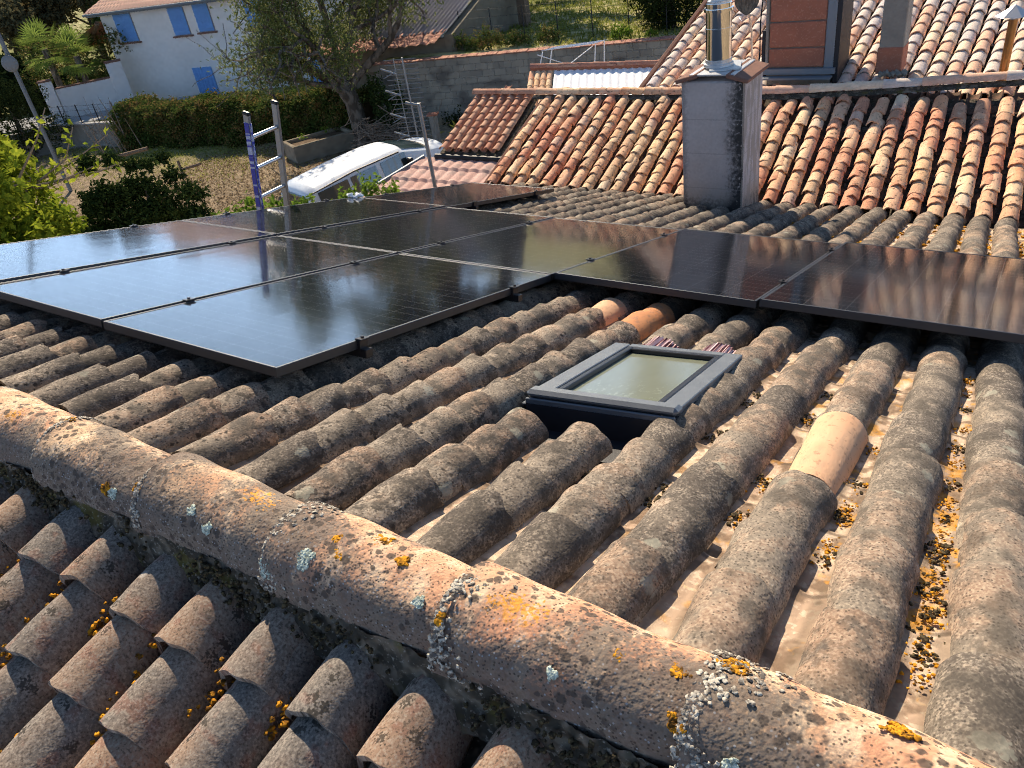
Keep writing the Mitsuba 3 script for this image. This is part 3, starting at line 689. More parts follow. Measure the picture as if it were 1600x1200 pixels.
# ================================================================ ROOF WINDOW
win = thing('roof_window', 'small grey roof window with dusty pane set among the old tiles', 'skylight')
wx0, wx1, wy_0, wy_1, wt = 3.752, 4.254, .500, 1.190, -.085
WM = ROOFM @ mat(((wx0 + wx1) / 2, (wy_0 + wy_1) / 2, wt), unit((1, .11, .050)), unit((-.015, 1, 0)), unit((-.05, 0, 1)))
ww, wl_ = wx1 - wx0, wy_1 - wy_0
def wput(name, m, bs, sm=False, **k): return put(name, xf(m, WM), bs, win, smooth=sm, **k)
def bb(cx, cy, cz, sx, sy, sz, b=.003):
    m = bevel_box(sx, sy, sz, b); m.apply_translation((cx, cy, cz)); return m
wput('frame', cat(bb(-ww / 2 + .032, .02, -.012, .064, wl_ - .06, .024), bb(ww / 2 - .032, .02, -.012, .064, wl_ - .06, .024), bb(0, wl_ / 2 - .022, -.012, ww - .132, .040, .022)), 'm_anthracite')
wput('top_cover', cat(bb(0, -wl_ / 2 + .030, -.004, ww + .012, .060, .030, .012), bb(0, -wl_ / 2 - .002, -.026, ww + .004, .012, .022)), 'm_anthracite')
wput('sash', cat(bb(-ww / 2 + .078, .015, -.012, .022, wl_ - .11, .020), bb(ww / 2 - .078, .015, -.012, .022, wl_ - .11, .020), bb(0, wl_ / 2 - .055, -.012, ww - .18, .018, .018)), 'm_black_alu')
wput('pane', box(0, .002, -.024, ww - .17, wl_ - .10, .006), 'm_dusty_glass')
wput('skirt', cat(box(0, -wl_ / 2 - .004, -.075, ww - .004, .012, .085), box(-ww / 2 + .004, 0, -.085, .012, wl_, .125), box(ww / 2 - .004, 0, -.085, .012, wl_, .125), box(0, wl_ / 2 - .004, -.085, ww, .012, .125)), 'm_flashing')
ap = box(0, 0, 0, ww + .10, .15, .006); ap.apply_transform(mat((0, -wl_ / 2 - .07, -.128), (1, 0, 0), unit((0, 1, .12)), unit((0, -.12, 1))))
wput('apron', ap, 'm_flashing')
wput('side_rail', bb(ww / 2 + .018, .02, -.045, .026, wl_ + .02, .008), 'm_anthracite'); wput('side_rail', bb(-ww / 2 - .016, .02, -.045, .022, wl_ + .02, .008), 'm_anthracite')
for cx, r in ((-.115, .075), (.125, .072)):
    n = 40; ph = np.linspace(-1.35, 1.35, n); P = np.zeros((n, 5, 3))
    for j in range(5):
        rad = r * (1.12 + .10 * j / 4); pl = .0045 * np.sign(np.sin(ph * 34))
        P[:, j] = np.stack([cx + (rad + pl) * np.sin(ph), np.full(n, wl_ / 2 + .002 + .13 * (4 - j) / 4), -.098 + .012 * (4 - j) / 4 + (rad + pl) * np.cos(ph) * (1.0 - .10 * j / 4)], -1)
    v, f = grid_surface(P)
    m = trimesh.Trimesh(v, f, process=False)
    wput('pleated_flashing', m, 'm_pleat', label='burgundy striped pleated flashing behind the roof window')
wput('offcut', xf(box(0, 0, 0, .07, .05, .004), mat((-ww / 2 - .03, -wl_ / 2 - .03, -.115), (1, 0, 0), unit((0, 1, .1)), unit((0, -.1, 1)))), 'm_zinc')

# ================================================================ PLASTERED CHIMNEY AND FLUE
ch = thing('plastered_chimney', 'tall grey plastered chimney with black streaks on the far roof edge', 'chimney')
cx0, cx1, cy0, cy1, cz0, cz1 = 2.29, 2.85, 5.33, 5.83, -1.95, -.40
m = bevel_box(cx1 - cx0, cy1 - cy0, cz1 - cz0, .012); m.apply_translation(((cx0 + cx1) / 2, (cy0 + cy1) / 2, (cz0 + cz1) / 2))
put('stack', m, 'm_chimney', ch)
m = bevel_box(.20, .57, .035, .006); m.apply_transform(mat((2.345, 5.58, -.372), unit((1, 0, .25)), (0, 1, 0), unit((-.25, 0, 1)))); put('cap_tile', m, 'm_terracotta_slab', ch)
m = bevel_box(.20, .57, .035, .006); m.apply_transform(mat((2.795, 5.58, -.372), unit((1, 0, -.25)), (0, 1, 0), unit((.25, 0, 1)))); put('cap_tile', m, 'm_terracotta_slab', ch)
m = bevel_box(.40, .54, .014, .003); m.apply_transform(mat((2.57, 5.58, -.345), unit((1, .0, .0)), (0, 1, 0), (0, 0, 1))); put('base_plate', m, 'm_zinc', ch)
put('base_plate', box(2.60, 5.57, -.330, .26, .30, .012, .3), 'm_zinc', ch)
fl = thing('steel_flue', 'shiny steel flue pipe rising from the plastered chimney', 'flue')
fx, fy = 2.535, 5.58
def cyl(r, h, z, n=40):
    m = trimesh.creation.cylinder(r, h, sections=n); m.apply_translation((fx, fy, z)); return m
put('pipe', cyl(.108, .50, -.075), 'm_steel', fl, smooth=40)
put('collar', cat(cyl(.128, .025, -.31), cyl(.114, .04, -.285)), 'm_zinc', fl, smooth=40)
put('band', cyl(.122, .022, .125), 'm_steel', fl, smooth=40); put('band', cyl(.112, .012, -.02), 'm_steel', fl, smooth=40)
put('cowl', cat(cyl(.07, .14, .24), cyl(.155, .02, .32), cyl(.095, .05, .17)), 'm_zinc', fl, smooth=40)

# ================================================================ NEIGHBOUR'S HOUSE
nb = thing('neighbour_house', 'neighbouring house with a mottled red and cream barrel tile roof behind the panels', 'house')
def tiled_slope(parent, name, O, psi, phi, xs, n_rows, expo, rl_, bsdf, rng, seed, limit=300, lab=None, jit=1.3, left_in=0.0, L=.27, ts=8, crest=.0, pan='m_mortar', chan_bsdf=None):
    """Columns of barrel tiles rising from the eaves line through O along the ground azimuth psi at pitch phi."""
    up = np.array([math.sin(psi) * math.cos(phi), math.cos(psi) * math.cos(phi), math.sin(phi)])
    nrm = unit(np.cross((1, 0, 0), up)); nrm = nrm if nrm[2] > 0 else -nrm
    var = [barrel(L, rl_ * .84, rl_, .011, 1.35, 12, 3, i, seed + i, .0016, .006) for i in range(18)]
    sh = [ply3(v, bsdf) for v in var]
    ln = sum(expo) / 2 * n_rows + .1
    x0, x1 = xs[0] - .09, xs[-1] + .09
    q = np.array([O + np.array([x0, 0, 0]) - nrm * (rl_ + .08) - up * .02, O + np.array([x1, 0, 0]) - nrm * (rl_ + .08) - up * .02])
    dk = trimesh.creation.box((x1 - x0, ln, .06)); dk.apply_transform(mat((q[0] + q[1]) / 2 + up * ln / 2, (1, 0, 0), up, nrm))
    sl = put(name, dk, pan, parent, **({'label': lab} if lab else {}))
    items, rest = [], []
    for x in xs:
        t = rng.uniform(0, .03) - .01
        for r in range(n_rows):
            o = O + np.array([x + rng.normal(0, .004 * jit), 0, 0]) + up * t + nrm * (crest + rng.normal(0, .004 * jit))
            M = tile_matrix(o, -up + nrm * .055, nrm, rng, jit * 1.1)
            M[:3, 3] -= M[:3, 1] * L
            items.append((np.linalg.norm(o - CAM), M, int(rng.integers(18))))
            t += rng.uniform(*expo) if rng.random() > .14 * (jit > 1) else rng.uniform(expo[0] * .45, expo[0] * .8)
    items.sort(key=lambda a: a[0])
    for d, M, i in items[:limit]: add('cover_tile', place(sh[i], M), sl)
    if items[limit:]: add('cover_tile_remainder', ply3(stack([apply(var[i], M) for d, M, i in items[limit:]]), bsdf), sl, kind='stuff')
    ch_ = [barrel(.36, rl_ * 1.0, rl_ * .88, .011, 1.1, 8, 2, i, seed + 60 + i, .002, .006, flip=-1) for i in range(6)]
    P = []
    for a_, b_ in zip(xs[:-1], xs[1:]):
        t = rng.uniform(0, .05)
        while t < ln - .1:
            o = O + np.array([(a_ + b_) / 2, 0, 0]) + up * t - nrm * (rl_ * 1.72)
            M = tile_matrix(o, -up + nrm * .04, nrm, rng, .8); M[:3, 3] -= M[:3, 1] * .36
            P.append(apply(ch_[int(rng.integers(6))], M)); t += .22
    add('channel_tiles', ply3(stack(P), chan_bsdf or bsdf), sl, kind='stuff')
    return sl, up, nrm, ln
rb = np.random.default_rng(31)
PHI = math.radians(20)
xs = list(np.arange(-.43, 5.75, .184) + rb.normal(0, .006, len(np.arange(-.43, 5.75, .184))))
sl, up, nrm, ln = tiled_slope(nb, 'roof_slope', np.array([0, 5.97, -1.665]), math.radians(-2.3), PHI, xs, 11, (.135, .18), .074, 'm_nb_tile', rb, 1000, chan_bsdf='m_silt_shade', lab='mottled red and cream tile slope facing the panels')
# the ridge of that roof
RDG = [(-.95, 7.66, -1.075), (1.2, 7.66, -1.075), (2.6, 7.62, -1.06), (3.66, 7.70, -1.02), (4.7, 7.80, -.975), (5.9, 7.9, -.93)]
rx = [p[0] for p in RDG]
x = -.68; kk = 0
while x < 5.6:
    L = .30 + rb.uniform(-.03, .03) if x < 2 else .36
    y0, z0 = np.interp(x, rx, [p[1] for p in RDG]), np.interp(x, rx, [p[2] for p in RDG]); y1, z1 = np.interp(x + L, rx, [p[1] for p in RDG]), np.interp(x + L, rx, [p[2] for p in RDG])
    yv = unit((-L, y0 - y1, z0 - z1 - .004)); zv = unit(np.array([0, 0, 1.0]) - yv[2] * yv); xv = np.cross(yv, zv)
    g = barrel(L + .06, .054, .072, .012, 1.6, 18, 5, kk % 9, 1200 + kk, .001, .003)
    M = mat((x, y0, z0 + .068), xv, yv, zv); M[:3, 3] -= yv * (L + .06)
    add('ridge_tile', ply3(apply(g, M), 'm_far_tile' if x > 1.9 else 'm_nb_tile'), nb)
    x += L; kk += 1
nx = 260; P = np.zeros((nx, 6, 3)); xr = np.linspace(-.72, 5.7, nx)
for j, t in enumerate(np.linspace(0, 1, 6)):
    P[:, j] = np.stack([xr, np.interp(xr, rx, [p[1] for p in RDG]) - .040 - .05 * t, np.interp(xr, rx, [p[2] for p in RDG]) - .015 - .045 * t], -1)
q = P.reshape(-1, 3); dd = meshkit.fbm(q * 18); q = q + np.outer((dd - dd.mean()) * .06, [0, -.8, .3]); v, f = grid_surface(q.reshape(nx, 6, 3))
put('ridge_mortar', (v, f), 'm_mortar', nb, smooth=True)
put('wall', cat(box(2.6, 6.95, -4.1, 6.2, 1.7, 4.4), box(2.6, 6.86, -1.93, 6.2, 1.2, .40)), 'm_stone', nb)
# verge boards at its left edge
put('verge', tube([np.array([-.54, 5.95, -1.76]), np.array([-.60, 7.60, -1.17])], .03, 6), 'm_terracotta_slab', nb)
# the lower newer wing to the left
wing = thing('neighbour_wing', 'lower wing left of the mottled roof with newer brick red barrel tiles', 'house')
xs2 = list(-3.50 + .18 * np.arange(7))
slw, upw, nw, lnw = tiled_slope(wing, 'roof_slope', np.array([0, 8.86, -2.25]), math.radians(-5), PHI, xs2, 8, (.19, .20), .074, 'm_wing_tile', rb, 1400, jit=.5)
x = -3.72; kk = 0
while x < -1.9:
    g = barrel(.36, .066, .076, .012, 1.6, 14, 3, (kk * 5) % 9, 1500 + kk, .001, .002)
    yv, zv = unit((-1, 0, -.01)), np.array([0, 0, 1.0]); zv = unit(zv - np.dot(zv, yv) * yv); xv = np.cross(yv, zv)
    M = mat((x, 10.30, -1.66), xv, yv, zv); M[:3, 3] -= yv * .36
    add('ridge_tile', ply3(apply(g, M), 'm_wing_tile'), wing); x += .30; kk += 1
put('wall', box(-2.7, 9.7, -4.2, 1.75, 1.5, 3.3), 'm_stone', wing)
put('gutter', tube([(-3.62, 8.80, -2.40), (-2.2, 8.80, -2.40)], .045, 8), 'm_dark_strip', wing)
# the pinkish interlocking tile roof in front of the wing
lt = thing('lean_to_roof', 'low lean-to roof of pinkish interlocking tiles behind the far panel', 'roof')
nx, ny = 130, 60
U, V = np.meshgrid(np.linspace(0, 1, nx), np.linspace(0, 1, ny), indexing='ij')
A0, A1, B0, B1 = np.array([-3.85, 8.80, -2.44]), np.array([-.6, 8.80, -2.44]), np.array([-5.35, 6.0, -3.25]), np.array([-.6, 6.0, -3.25])
P = (A0 * (1 - U[..., None]) + A1 * U[..., None]) * (1 - V[..., None]) + (B0 * (1 - U[..., None]) + B1 * U[..., None]) * V[..., None]
P[..., 2] += .022 * np.abs(np.sin(P[..., 0] * PI / .21)) + .03 * ((V * 9) % 1.0)
v, f = grid_surface(P); put('tile_sheet', (v, f), 'm_pink_tile', lt, smooth=False, kind='stuff')
put('wall', box(-2.4, 7.5, -4.75, 3.6, 2.4, 2.4), 'm_stone', lt)
put('verge', tube([A0 + [-.03, 0, .03], B0 + [-.03, 0, .03]], .03, 6), 'm_grey_flash', lt)
put('verge', tube([np.array([-.62, 6.1, -1.85]), np.array([-.66, 5.75, -2.0])], .03, 6), 'm_grey_flash', lt)

# ================================================================ THE ROOF BEHIND, ITS CHIMNEYS AND PIPES
fh = thing('far_house', 'house behind with a pale pink and grey tile roof climbing past two chimneys', 'house')
xs3 = list(np.arange(.74, 6.2, .176))
rfar = np.random.default_rng(41)
sl3, up3, n3, ln3 = tiled_slope(fh, 'roof_slope', np.array([0, 7.84, -1.13]), math.radians(1.5), math.radians(17), xs3, 16, (.205, .215), .082, 'm_far_tile', rfar, 1600, limit=300, jit=.5, L=.30)
put('wall', box(3.5, 9.7, -3.9, 5.5, 3.4, 4.8), 'm_white_render', fh)
put('verge', tube([np.array([.62, 7.75, -1.20]), np.array([.70, 11.3, -.13])], .035, 6), 'm_terracotta_slab', fh)
bc = thing('brick_chimney', 'broad chimney of bare red clay blocks with grey mortar edge', 'chimney')
bx0, bx1, by0, by1 = 2.20, 2.93, 8.02, 8.62
put('core', box((bx0 + bx1) / 2, (by0 + by1) / 2 + .01, -.60, bx1 - bx0 - .03, by1 - by0 - .03, .98), 'm_cement', bc)
z = -.90
for r, hgt in enumerate((.21, .27, .27)):
    m = bevel_box(bx1 - bx0 - .13, by1 - by0, hgt - .012, .008); m.apply_translation(((bx0 + bx1) / 2 - .03, (by0 + by1) / 2, z + hgt / 2)); put('clay_block', m, 'm_clay', bc)
    z += hgt
m = bevel_box(.10, by1 - by0 + .02, .86, .012); m.apply_translation((bx1 - .04, (by0 + by1) / 2, -.54)); put('mortar_edge', m, 'm_grey_flash', bc)
m = bevel_box(.035, by1 - by0, .84, .008); m.apply_translation((bx0 + .005, (by0 + by1) / 2, -.53)); put('mortar_edge', m, 'm_cement', bc)
put('flashing', cat(box((bx0 + bx1) / 2, by0 - .03, -.93, bx1 - bx0 + .08, .05, .06), box((bx0 + bx1) / 2, by0 - .10, -.985, bx1 - bx0 + .04, .12, .02)), 'm_grey_flash', bc)
put('tar_strip', box(bx1 + .035, by0 + .25, -.62, .05, .5, .9), 'm_dark_strip', bc); put('tar_strip', box(bx0 - .03, by0 + .2, -.75, .035, .4, .5), 'm_dark_strip', bc)
gc = thing('slim_chimney', 'slim cement chimney with a red brick foot right of the broad clay one', 'chimney')
m = bevel_box(.235, .30, .66, .01); m.apply_translation((3.50, 8.20, -.41)); put('shaft', m, 'm_cement', gc)
m = bevel_box(.250, .32, .26, .01); m.apply_translation((3.495, 8.20, -.85)); put('foot', m, 'm_clay', gc)
m = lumps([(3.43 + .03 * i, 8.03 + .01 * (i % 2), -.99 + .008 * (i % 3)) for i in range(9)], [.03] * 9, rfar, 1); put('mortar', m, 'm_cement', gc, smooth=True)
cp = thing('copper_pipe', 'thin copper brown vent pipe with a shiny pyramid cap', 'vent pipe')
m = trimesh.creation.cylinder(.040, .62, sections=20); m.apply_translation((4.56, 8.0, -.80)); put('pipe', m, 'm_copper', cp, smooth=40)
m = trimesh.creation.cylinder(.018, .10, sections=12); m.apply_translation((4.555, 8.0, -.47)); put('neck', m, 'm_zinc', cp, smooth=40)
m = trimesh.creation.cone(.155, .10, sections=6); m.apply_translation((4.555, 8.0, -.46)); put('cap', m, 'm_zinc', cp)
sd = thing('satellite_dish', 'weathered dark dish hanging beside the steel flue', 'satellite dish')
n = 28; rr2, aa = np.meshgrid(np.linspace(0, 1, 7), np.linspace(0, 2 * PI, n), indexing='ij')
P = np.stack([.145 * rr2 * np.cos(aa), .05 * (1 - rr2 ** 2), .155 * rr2 * np.sin(aa) * (1 - .35 * (np.sin(aa) < 0) * np.abs(np.cos(aa)))], -1)
v, f = grid_surface(P); put('reflector', (v + np.array([1.84, 8.40, -.24]), f), 'm_dish', sd, smooth=True)
put('arm', cat(tube([(1.84, 8.45, -.30), (1.86, 8.55, -.60), (1.86, 8.6, -1.0)], .012, 6), tube([(1.78, 8.33, -.40), (1.84, 8.25, -.43), (1.93, 8.35, -.38)], .006, 6)), 'm_zinc', sd)
cb = thing('black_cable', 'black cable sagging down the tiles left of the broad clay chimney', 'cable')
put('cable', tube([(2.03, 8.42, -.15), (2.04, 8.3, -.45), (2.09, 8.15, -.75), (2.12, 8.02, -.95), (2.16, 7.95, -1.0)], .008, 6), 'm_black', cb)

# ================================================================ SMALL ANNEX WITH A WHITE SHEET
an = thing('garden_annex', 'small annex roof with white sunlit corrugated sheet below a red ridge', 'outbuilding')
Rg = [np.array([-3.72, 12.25, -1.74]), np.array([-1.35, 13.35, -1.96])]
dirr = unit(Rg[1] - Rg[0]); perp = unit(np.cross((0, 0, 1), dirr)); perp = -perp if perp[1] > 0 else perp
x = 0.0; kk = 0; Lr = np.linalg.norm(Rg[1] - Rg[0])
while x < Lr:
    g = barrel(.36, .062, .072, .012, 1.6, 12, 3, (kk * 3) % 9, 1700 + kk, .001, .002)
    yv = -dirr; zv = unit(np.array([0, 0, 1.0]) - yv[2] * yv); xv = np.cross(yv, zv)
    M = mat(Rg[0] + dirr * x + [0, 0, .07], xv, yv, zv); M[:3, 3] -= yv * .36
    add('ridge_tile', ply3(apply(g, M), 'm_red_tile'), an); x += .31; kk += 1
fb = box(0, 0, 0, Lr, .05, .10); fb.apply_transform(mat((Rg[0] + Rg[1]) / 2 + perp * .02 + [0, 0, -.01], dirr, -perp, (0, 0, 1))); put('fascia', fb, 'm_clay', an)
nx, ny = 140, 8
U, V = np.meshgrid(np.linspace(.48, Lr + .1, nx), np.linspace(0, 1, ny), indexing='ij')
P = Rg[0] + U[..., None] * dirr + V[..., None] * (perp * 1.3 + np.array([0, 0, -.38])) + np.array([0, 0, -.06]) + (perp * .05)
P[..., 2] += .009 * np.sin(U * 2 * PI / .15); v, f = grid_surface(P); put('corrugated_sheet', (v, f), 'm_sheet_white', an, smooth=True)
for i in range(4):
    for j in range(5):
        g = barrel(.30, .050, .060, .011, 1.4, 8, 2, (i * 3 + j) % 9, 1800, .001, .003)
        dn = unit(perp * 1.3 + np.array([0, 0, -.46])); zv = unit(np.cross(dirr, -dn)); zv = zv if zv[2] > 0 else -zv
        M = mat(Rg[0] + dirr * (.03 + i * .12) + dn * (.10 + j * .22), np.cross(dn, zv), dn, zv); add('cover_tile', ply3(apply(g, M), 'm_nb_tile'), an)
bm = box(0, 0, 0, Lr + .2, 1.35, 2.9); bm.apply_transform(mat((Rg[0] + Rg[1]) / 2 + perp * .75 + [0, 0, -2.4], dirr, -perp, (0, 0, 1))); put('wall', bm, 'm_stone', an)
dr_ = thing('drying_rack', 'white folding clothes airer standing behind the annex ridge', 'clothes airer')
A, B = np.array([-4.62, 13.9, -2.12]), np.array([-3.55, 14.55, -2.13])
ms = []
for s_, top in ((A, np.array([-4.50, 14.02, -1.80])), (B, np.array([-3.50, 14.60, -1.80]))):
    for o in (0, .35): 
        ms.append(tube([s_ + [o * .2, o, -.2], top + [o * .1, o, 0]], .012, 5))
ms.append(tube([A + [.05, 0, .28], (A + B) / 2 + [0, 0, .02], A + [.4, .1, -.4]], .012, 5)); ms.append(tube([B + [0, 0, .3], (A + B) / 2 + [.1, 0, .0], B + [-.4, 0, -.4]], .012, 5))
for k_ in range(6):
    o = np.array([.07 * k_ * .3, .07 * k_, .02])
    ms.append(tube([np.array([-4.52, 14.0, -1.80]) + o, np.array([-3.5, 14.58, -1.80]) + o], .006, 4))
put('frame', cat(*ms), 'm_sheet_white', dr_)
lg = []
for s_ in (A, B, (A + B) / 2): lg.append(tube([s_ + [0, 0, -.1], [s_[0], s_[1], ground_z(s_[0], s_[1])]], .014, 5))
put('leg', cat(*lg), 'm_sheet_white', dr_)

# ================================================================ BLOCK WALL
bw = thing('block_wall', 'long wall of grey concrete blocks with a tile coping across the gardens', 'wall')
W0, W1 = np.array([-15.2, 19.98, 0]), np.array([-3.0, 22.85, 0]); wd = unit(W1 - W0); wn = np.array([wd[1], -wd[0], 0]); WL = np.linalg.norm(W1 - W0)
core = box(0, 0, 0, WL, .17, 2.68); core.apply_transform(mat((W0 + W1) / 2 + [0, 0, -4.52], wd, -wn, (0, 0, 1))); put('core', core, 'm_joint', bw)
rw = np.random.default_rng(51)
blk = [mikit.ply(bevel_box(.42, .03, .205, .005), 'm_block') for _ in range(1)]
nrow = 11; cnt = 0; restb = []
for r in range(nrow):
    zc = -3.30 - r * .215
    k_ = 0; s0 = .21 if r % 2 else 0.
    while s0 + .43 * k_ < WL:
        o = W0 + wd * (s0 + .43 * k_ + .0) + wn * (.09 + rw.uniform(-.004, .004)) + [0, 0, zc]
        M = mat(o, wd, -wn, (0, 0, 1))
        if cnt < 300: add('block', place(blk[0], M), bw); cnt += 1
        else: restb.append(xf(bevel_box(.42, .03, .205, .005), M))
        k_ += 1
if restb: put('block_remainder', cat(*restb), 'm_block', bw, kind='stuff')
k_ = 0
while .36 * k_ < WL:
    m = bevel_box(.345, .30, .035, .008); a_ = rw.normal(0, .02)
    put('coping_tile', m, 'm_nb_tile' if False else 'm_red_tile', bw, M=mat(W0 + wd * (.18 + .36 * k_) + [0, 0, -3.155 + rw.uniform(-.008, .008)], unit(wd + np.array([0, 0, a_])), unit(-wn + np.array([0, 0, .12])), unit(np.array([0, 0, 1.0]) - .12 * -wn)))
    k_ += 1

# ================================================================ SHED WITH FIBRE CEMENT ROOF
shd = thing('stone_shed', 'old stone shed with a dark corrugated fibre cement roof', 'shed')
E0, E1 = np.array([-18.8, 20.4, -2.72]), np.array([-13.0, 21.55, -2.62])       # eaves
sdv = unit(E1 - E0); up_ = np.array([-.55, 5.2, 1.75])
nx, ny = 420, 6; U, V = np.meshgrid(np.linspace(0, 1, nx), np.linspace(0, 1, ny), indexing='ij')
P = E0 + U[..., None] * (E1 - E0) + V[..., None] * up_ + np.array([0, 0, .12])
P[..., 2] += .032 * np.sin(U * np.linalg.norm(E1 - E0) * 2 * PI / .177)
v, f = grid_surface(P); put('corrugated_roof', (v, f), 'm_fibre', shd, smooth=True)
nx, ny = 160, 14; U, V = np.meshgrid(np.linspace(-.02, .98, nx), np.linspace(0, 1, ny), indexing='ij')
P = E0 + U[..., None] * (E1 - E0) + V[..., None] * np.array([.10, -1.0, -.30]) + up_ * .06 + np.array([0, 0, .05])
P[..., 2] += .05 * np.abs(np.sin(U * np.linalg.norm(E1 - E0) * PI / .42)) + .03 * ((V * 4) % 1)
v, f = grid_surface(P); put('tile_strip', (v, f), 'm_red_tile', shd, smooth=False, kind='stuff')
g = trimesh.creation.extrude_polygon(Polygon([(0, -6), (5.2, -6), (5.2, 1.70), (0, 0)]), .35)
dU = unit(np.array([up_[0], up_[1], 0])); g.apply_transform(mat(E1 + np.array([-.15, 0, .02]), dU, (0, 0, 1), unit(np.cross(dU, (0, 0, 1))))); put('wall', g, 'm_stone', shd)
b_ = box(0, 0, 0, np.linalg.norm(E1 - E0) - .4, .3, 3.0); b_.apply_transform(mat((E0 + E1) / 2 + [0, .25, -1.6], sdv, np.cross((0, 0, 1), sdv), (0, 0, 1))); put('wall', b_, 'm_stone', shd)
put('post', box(-12.75, 26.2, -2.3, .35, .35, 3.2), 'm_wood', shd)

# ================================================================ WHITE HOUSE WITH BLUE SHUTTERS
wh = thing('white_house', 'white rendered house with blue shutters at the far left beyond the hedge', 'house')
H0 = np.array([-34.6, 22.1, 0]); hd = unit((4.4, .8, 0)); hn = np.array([hd[1], -hd[0], 0]); HL = 16.0
def hp(s, d, z): return H0 + hd * s + hn * d + np.array([0, 0, z])
m = box(0, 0, 0, HL, 8.0, 5.4); m.apply_transform(mat(hp(HL / 2, -4.0, -3.60), hd, -hn, (0, 0, 1))); put('wall', m, 'm_white_render', wh)
nx, ny = 520, 26; U, V = np.meshgrid(np.linspace(-.5, HL + .4, nx), np.linspace(0, 1, ny), indexing='ij')
P = hp(0, .45, -.86) + U[..., None] * hd + V[..., None] * (-hn * 4.6 + np.array([0, 0, 1.5]))
P[..., 2] += .055 * np.abs(np.sin(U * PI / .23)) + .05 * (((1 - V) * 13) % 1)
v, f = grid_surface(P); rk = put('roof', (v, f), 'm_far_tile', wh, smooth=False, uv=np.stack([np.full(len(v), 10.0), np.full(len(v), 15.0)], -1))
v2 = v + (-hn * 9.2)[None] * 0; vv = v.copy(); rel = (v - hp(0, -4.15, 0)); dd = rel @ hn; vv = v - np.outer(2 * dd, hn); put('roof_back', (vv, f[:, ::-1]), 'm_red_tile', wh)
m = box(0, 0, 0, HL + .8, .5, .10); m.apply_transform(mat(hp(HL / 2, .22, -.95), hd, -hn, (0, 0, 1))); put('eaves', m, 'm_lamp', wh)
put('gutter', tube([hp(-.5, .50, -.90), hp(HL + .4, .50, -.90)], .06, 8), 'm_lamp', wh)
def shutter(s, z, w, h, part='shutter'):
    ms = []
    for sx in (-1, 1):
        for q in range(4):
            b_ = bevel_box(w / 2 / 4 - .012, .04, h, .006); b_.apply_translation((sx * w / 4 + (q - 1.5) * w / 8, 0, 0)); ms.append(b_)
        for zz in (-.35, .35): ms.append(box(sx * w / 4, -.03, zz * h, w / 2 - .04, .03, .09))
    M = mat(hp(s, .035, z), hd, -hn, (0, 0, 1))
    k_ = put(part, xf(cat(*ms), M), 'm_blue_paint', wh)
    put('surround', xf(box(0, .02, 0, w + .03, .03, h + .03), M), 'm_cement', wh)
    put('sill', xf(bevel_box(w + .25, .16, .07, .01), mat(hp(s, .06, z - h / 2 - .06), hd, -hn, (0, 0, 1))), 'm_terracotta_slab', wh)
shutter(1.46, -1.66, 1.15, 1.22); shutter(4.93, -1.63, .95, 1.18); shutter(6.45, -1.60, .9, 1.15); shutter(9.4, -1.62, .95, 1.18)
dm = cat(*[bevel_box(.19, .05, 2.1, .006).apply_translation((-.5 + .2 * q, 0, 0)) for q in range(6)]); put('door', xf(dm, mat(hp(5.35, .03, -4.75), hd, -hn, (0, 0, 1))), 'm_blue_paint', wh)
dm = cat(*[bevel_box(.19, .05, 2.0, .006).apply_translation((-.8 + .2 * q, 0, 0)) for q in range(9)]); put('door', xf(dm, mat(hp(12.6, .03, -3.9), hd, -hn, (0, 0, 1))), 'm_blue_paint', wh)
wi = thing('house_wing', 'white gabled back wing and open porch left of the shuttered house', 'house')
nx, ny = 90, 14; U, V = np.meshgrid(np.linspace(-3.4, -.4, nx), np.linspace(0, 1, ny), indexing='ij')
P = hp(0, -2.6, -1.15) + U[..., None] * hd + V[..., None] * (-hn * 3.2 + np.array([0, 0, 1.2])); P[..., 2] += .05 * np.abs(np.sin(U * PI / .23)) + .05 * (((1 - V) * 8) % 1)
v, f = grid_surface(P); put('roof', (v, f), 'm_red_tile', wi, smooth=False)
m = box(0, 0, 0, 1.7, .3, 1.6); m.apply_transform(mat(hp(-.1, -4.2, .3), hd, -hn, (0, 0, 1))); put('gable', m, 'm_white_render', wi)
put('porch_beam', tube([hp(-3.6, -1.5, -2.6), hp(-.1, .2, -1.3)], .12, 6), 'm_wood', wi)
nx = 40; U, V = np.meshgrid(np.linspace(-3.7, -.05, nx), np.linspace(0, 1, 6), indexing='ij'); P = hp(0, .3, -2.5) + U[..., None] * (hd + np.array([0, 0, .36])) + V[..., None] * (-hn * 3.5) + np.array([0, 0, 1.25]); v, f = grid_surface(P); put('porch_roof', (v, f), 'm_red_tile', wi)
m = box(0, 0, 0, 3.4, .2, 3.2); m.apply_transform(mat(hp(-1.9, -4.0, -3.4), hd, -hn, (0, 0, 1))); put('wall', m, 'm_stone', wi)

# road, garden wall, fence
rd = [(-60, 8.5), (-46, 12.5), (-38.5, 16.2), (-33.2, 19.2), (-29.6, 21.0), (-27.0, 21.6)]
def ribbon(pts, w, z0, n=6):
    pts = np.array(pts, float); L = np.r_[0, np.cumsum(np.linalg.norm(np.diff(pts, axis=0), axis=1))]
    q = np.linspace(0, L[-1], 60); c = np.stack([np.interp(q, L, pts[:, 0]), np.interp(q, L, pts[:, 1])], -1)
    t = np.gradient(c, axis=0); t /= np.linalg.norm(t, axis=1, keepdims=True); nn = np.stack([-t[:, 1], t[:, 0]], -1)
    P = np.zeros((60, n, 3))
    for j, a_ in enumerate(np.linspace(-w / 2, w / 2, n)):
        P[:, j, :2] = c + nn * a_
    return P
P = ribbon(rd, 3.2, 0); P[..., 2] = np.maximum(ground_z(P[..., 0], P[..., 1]), -5.0) + .12
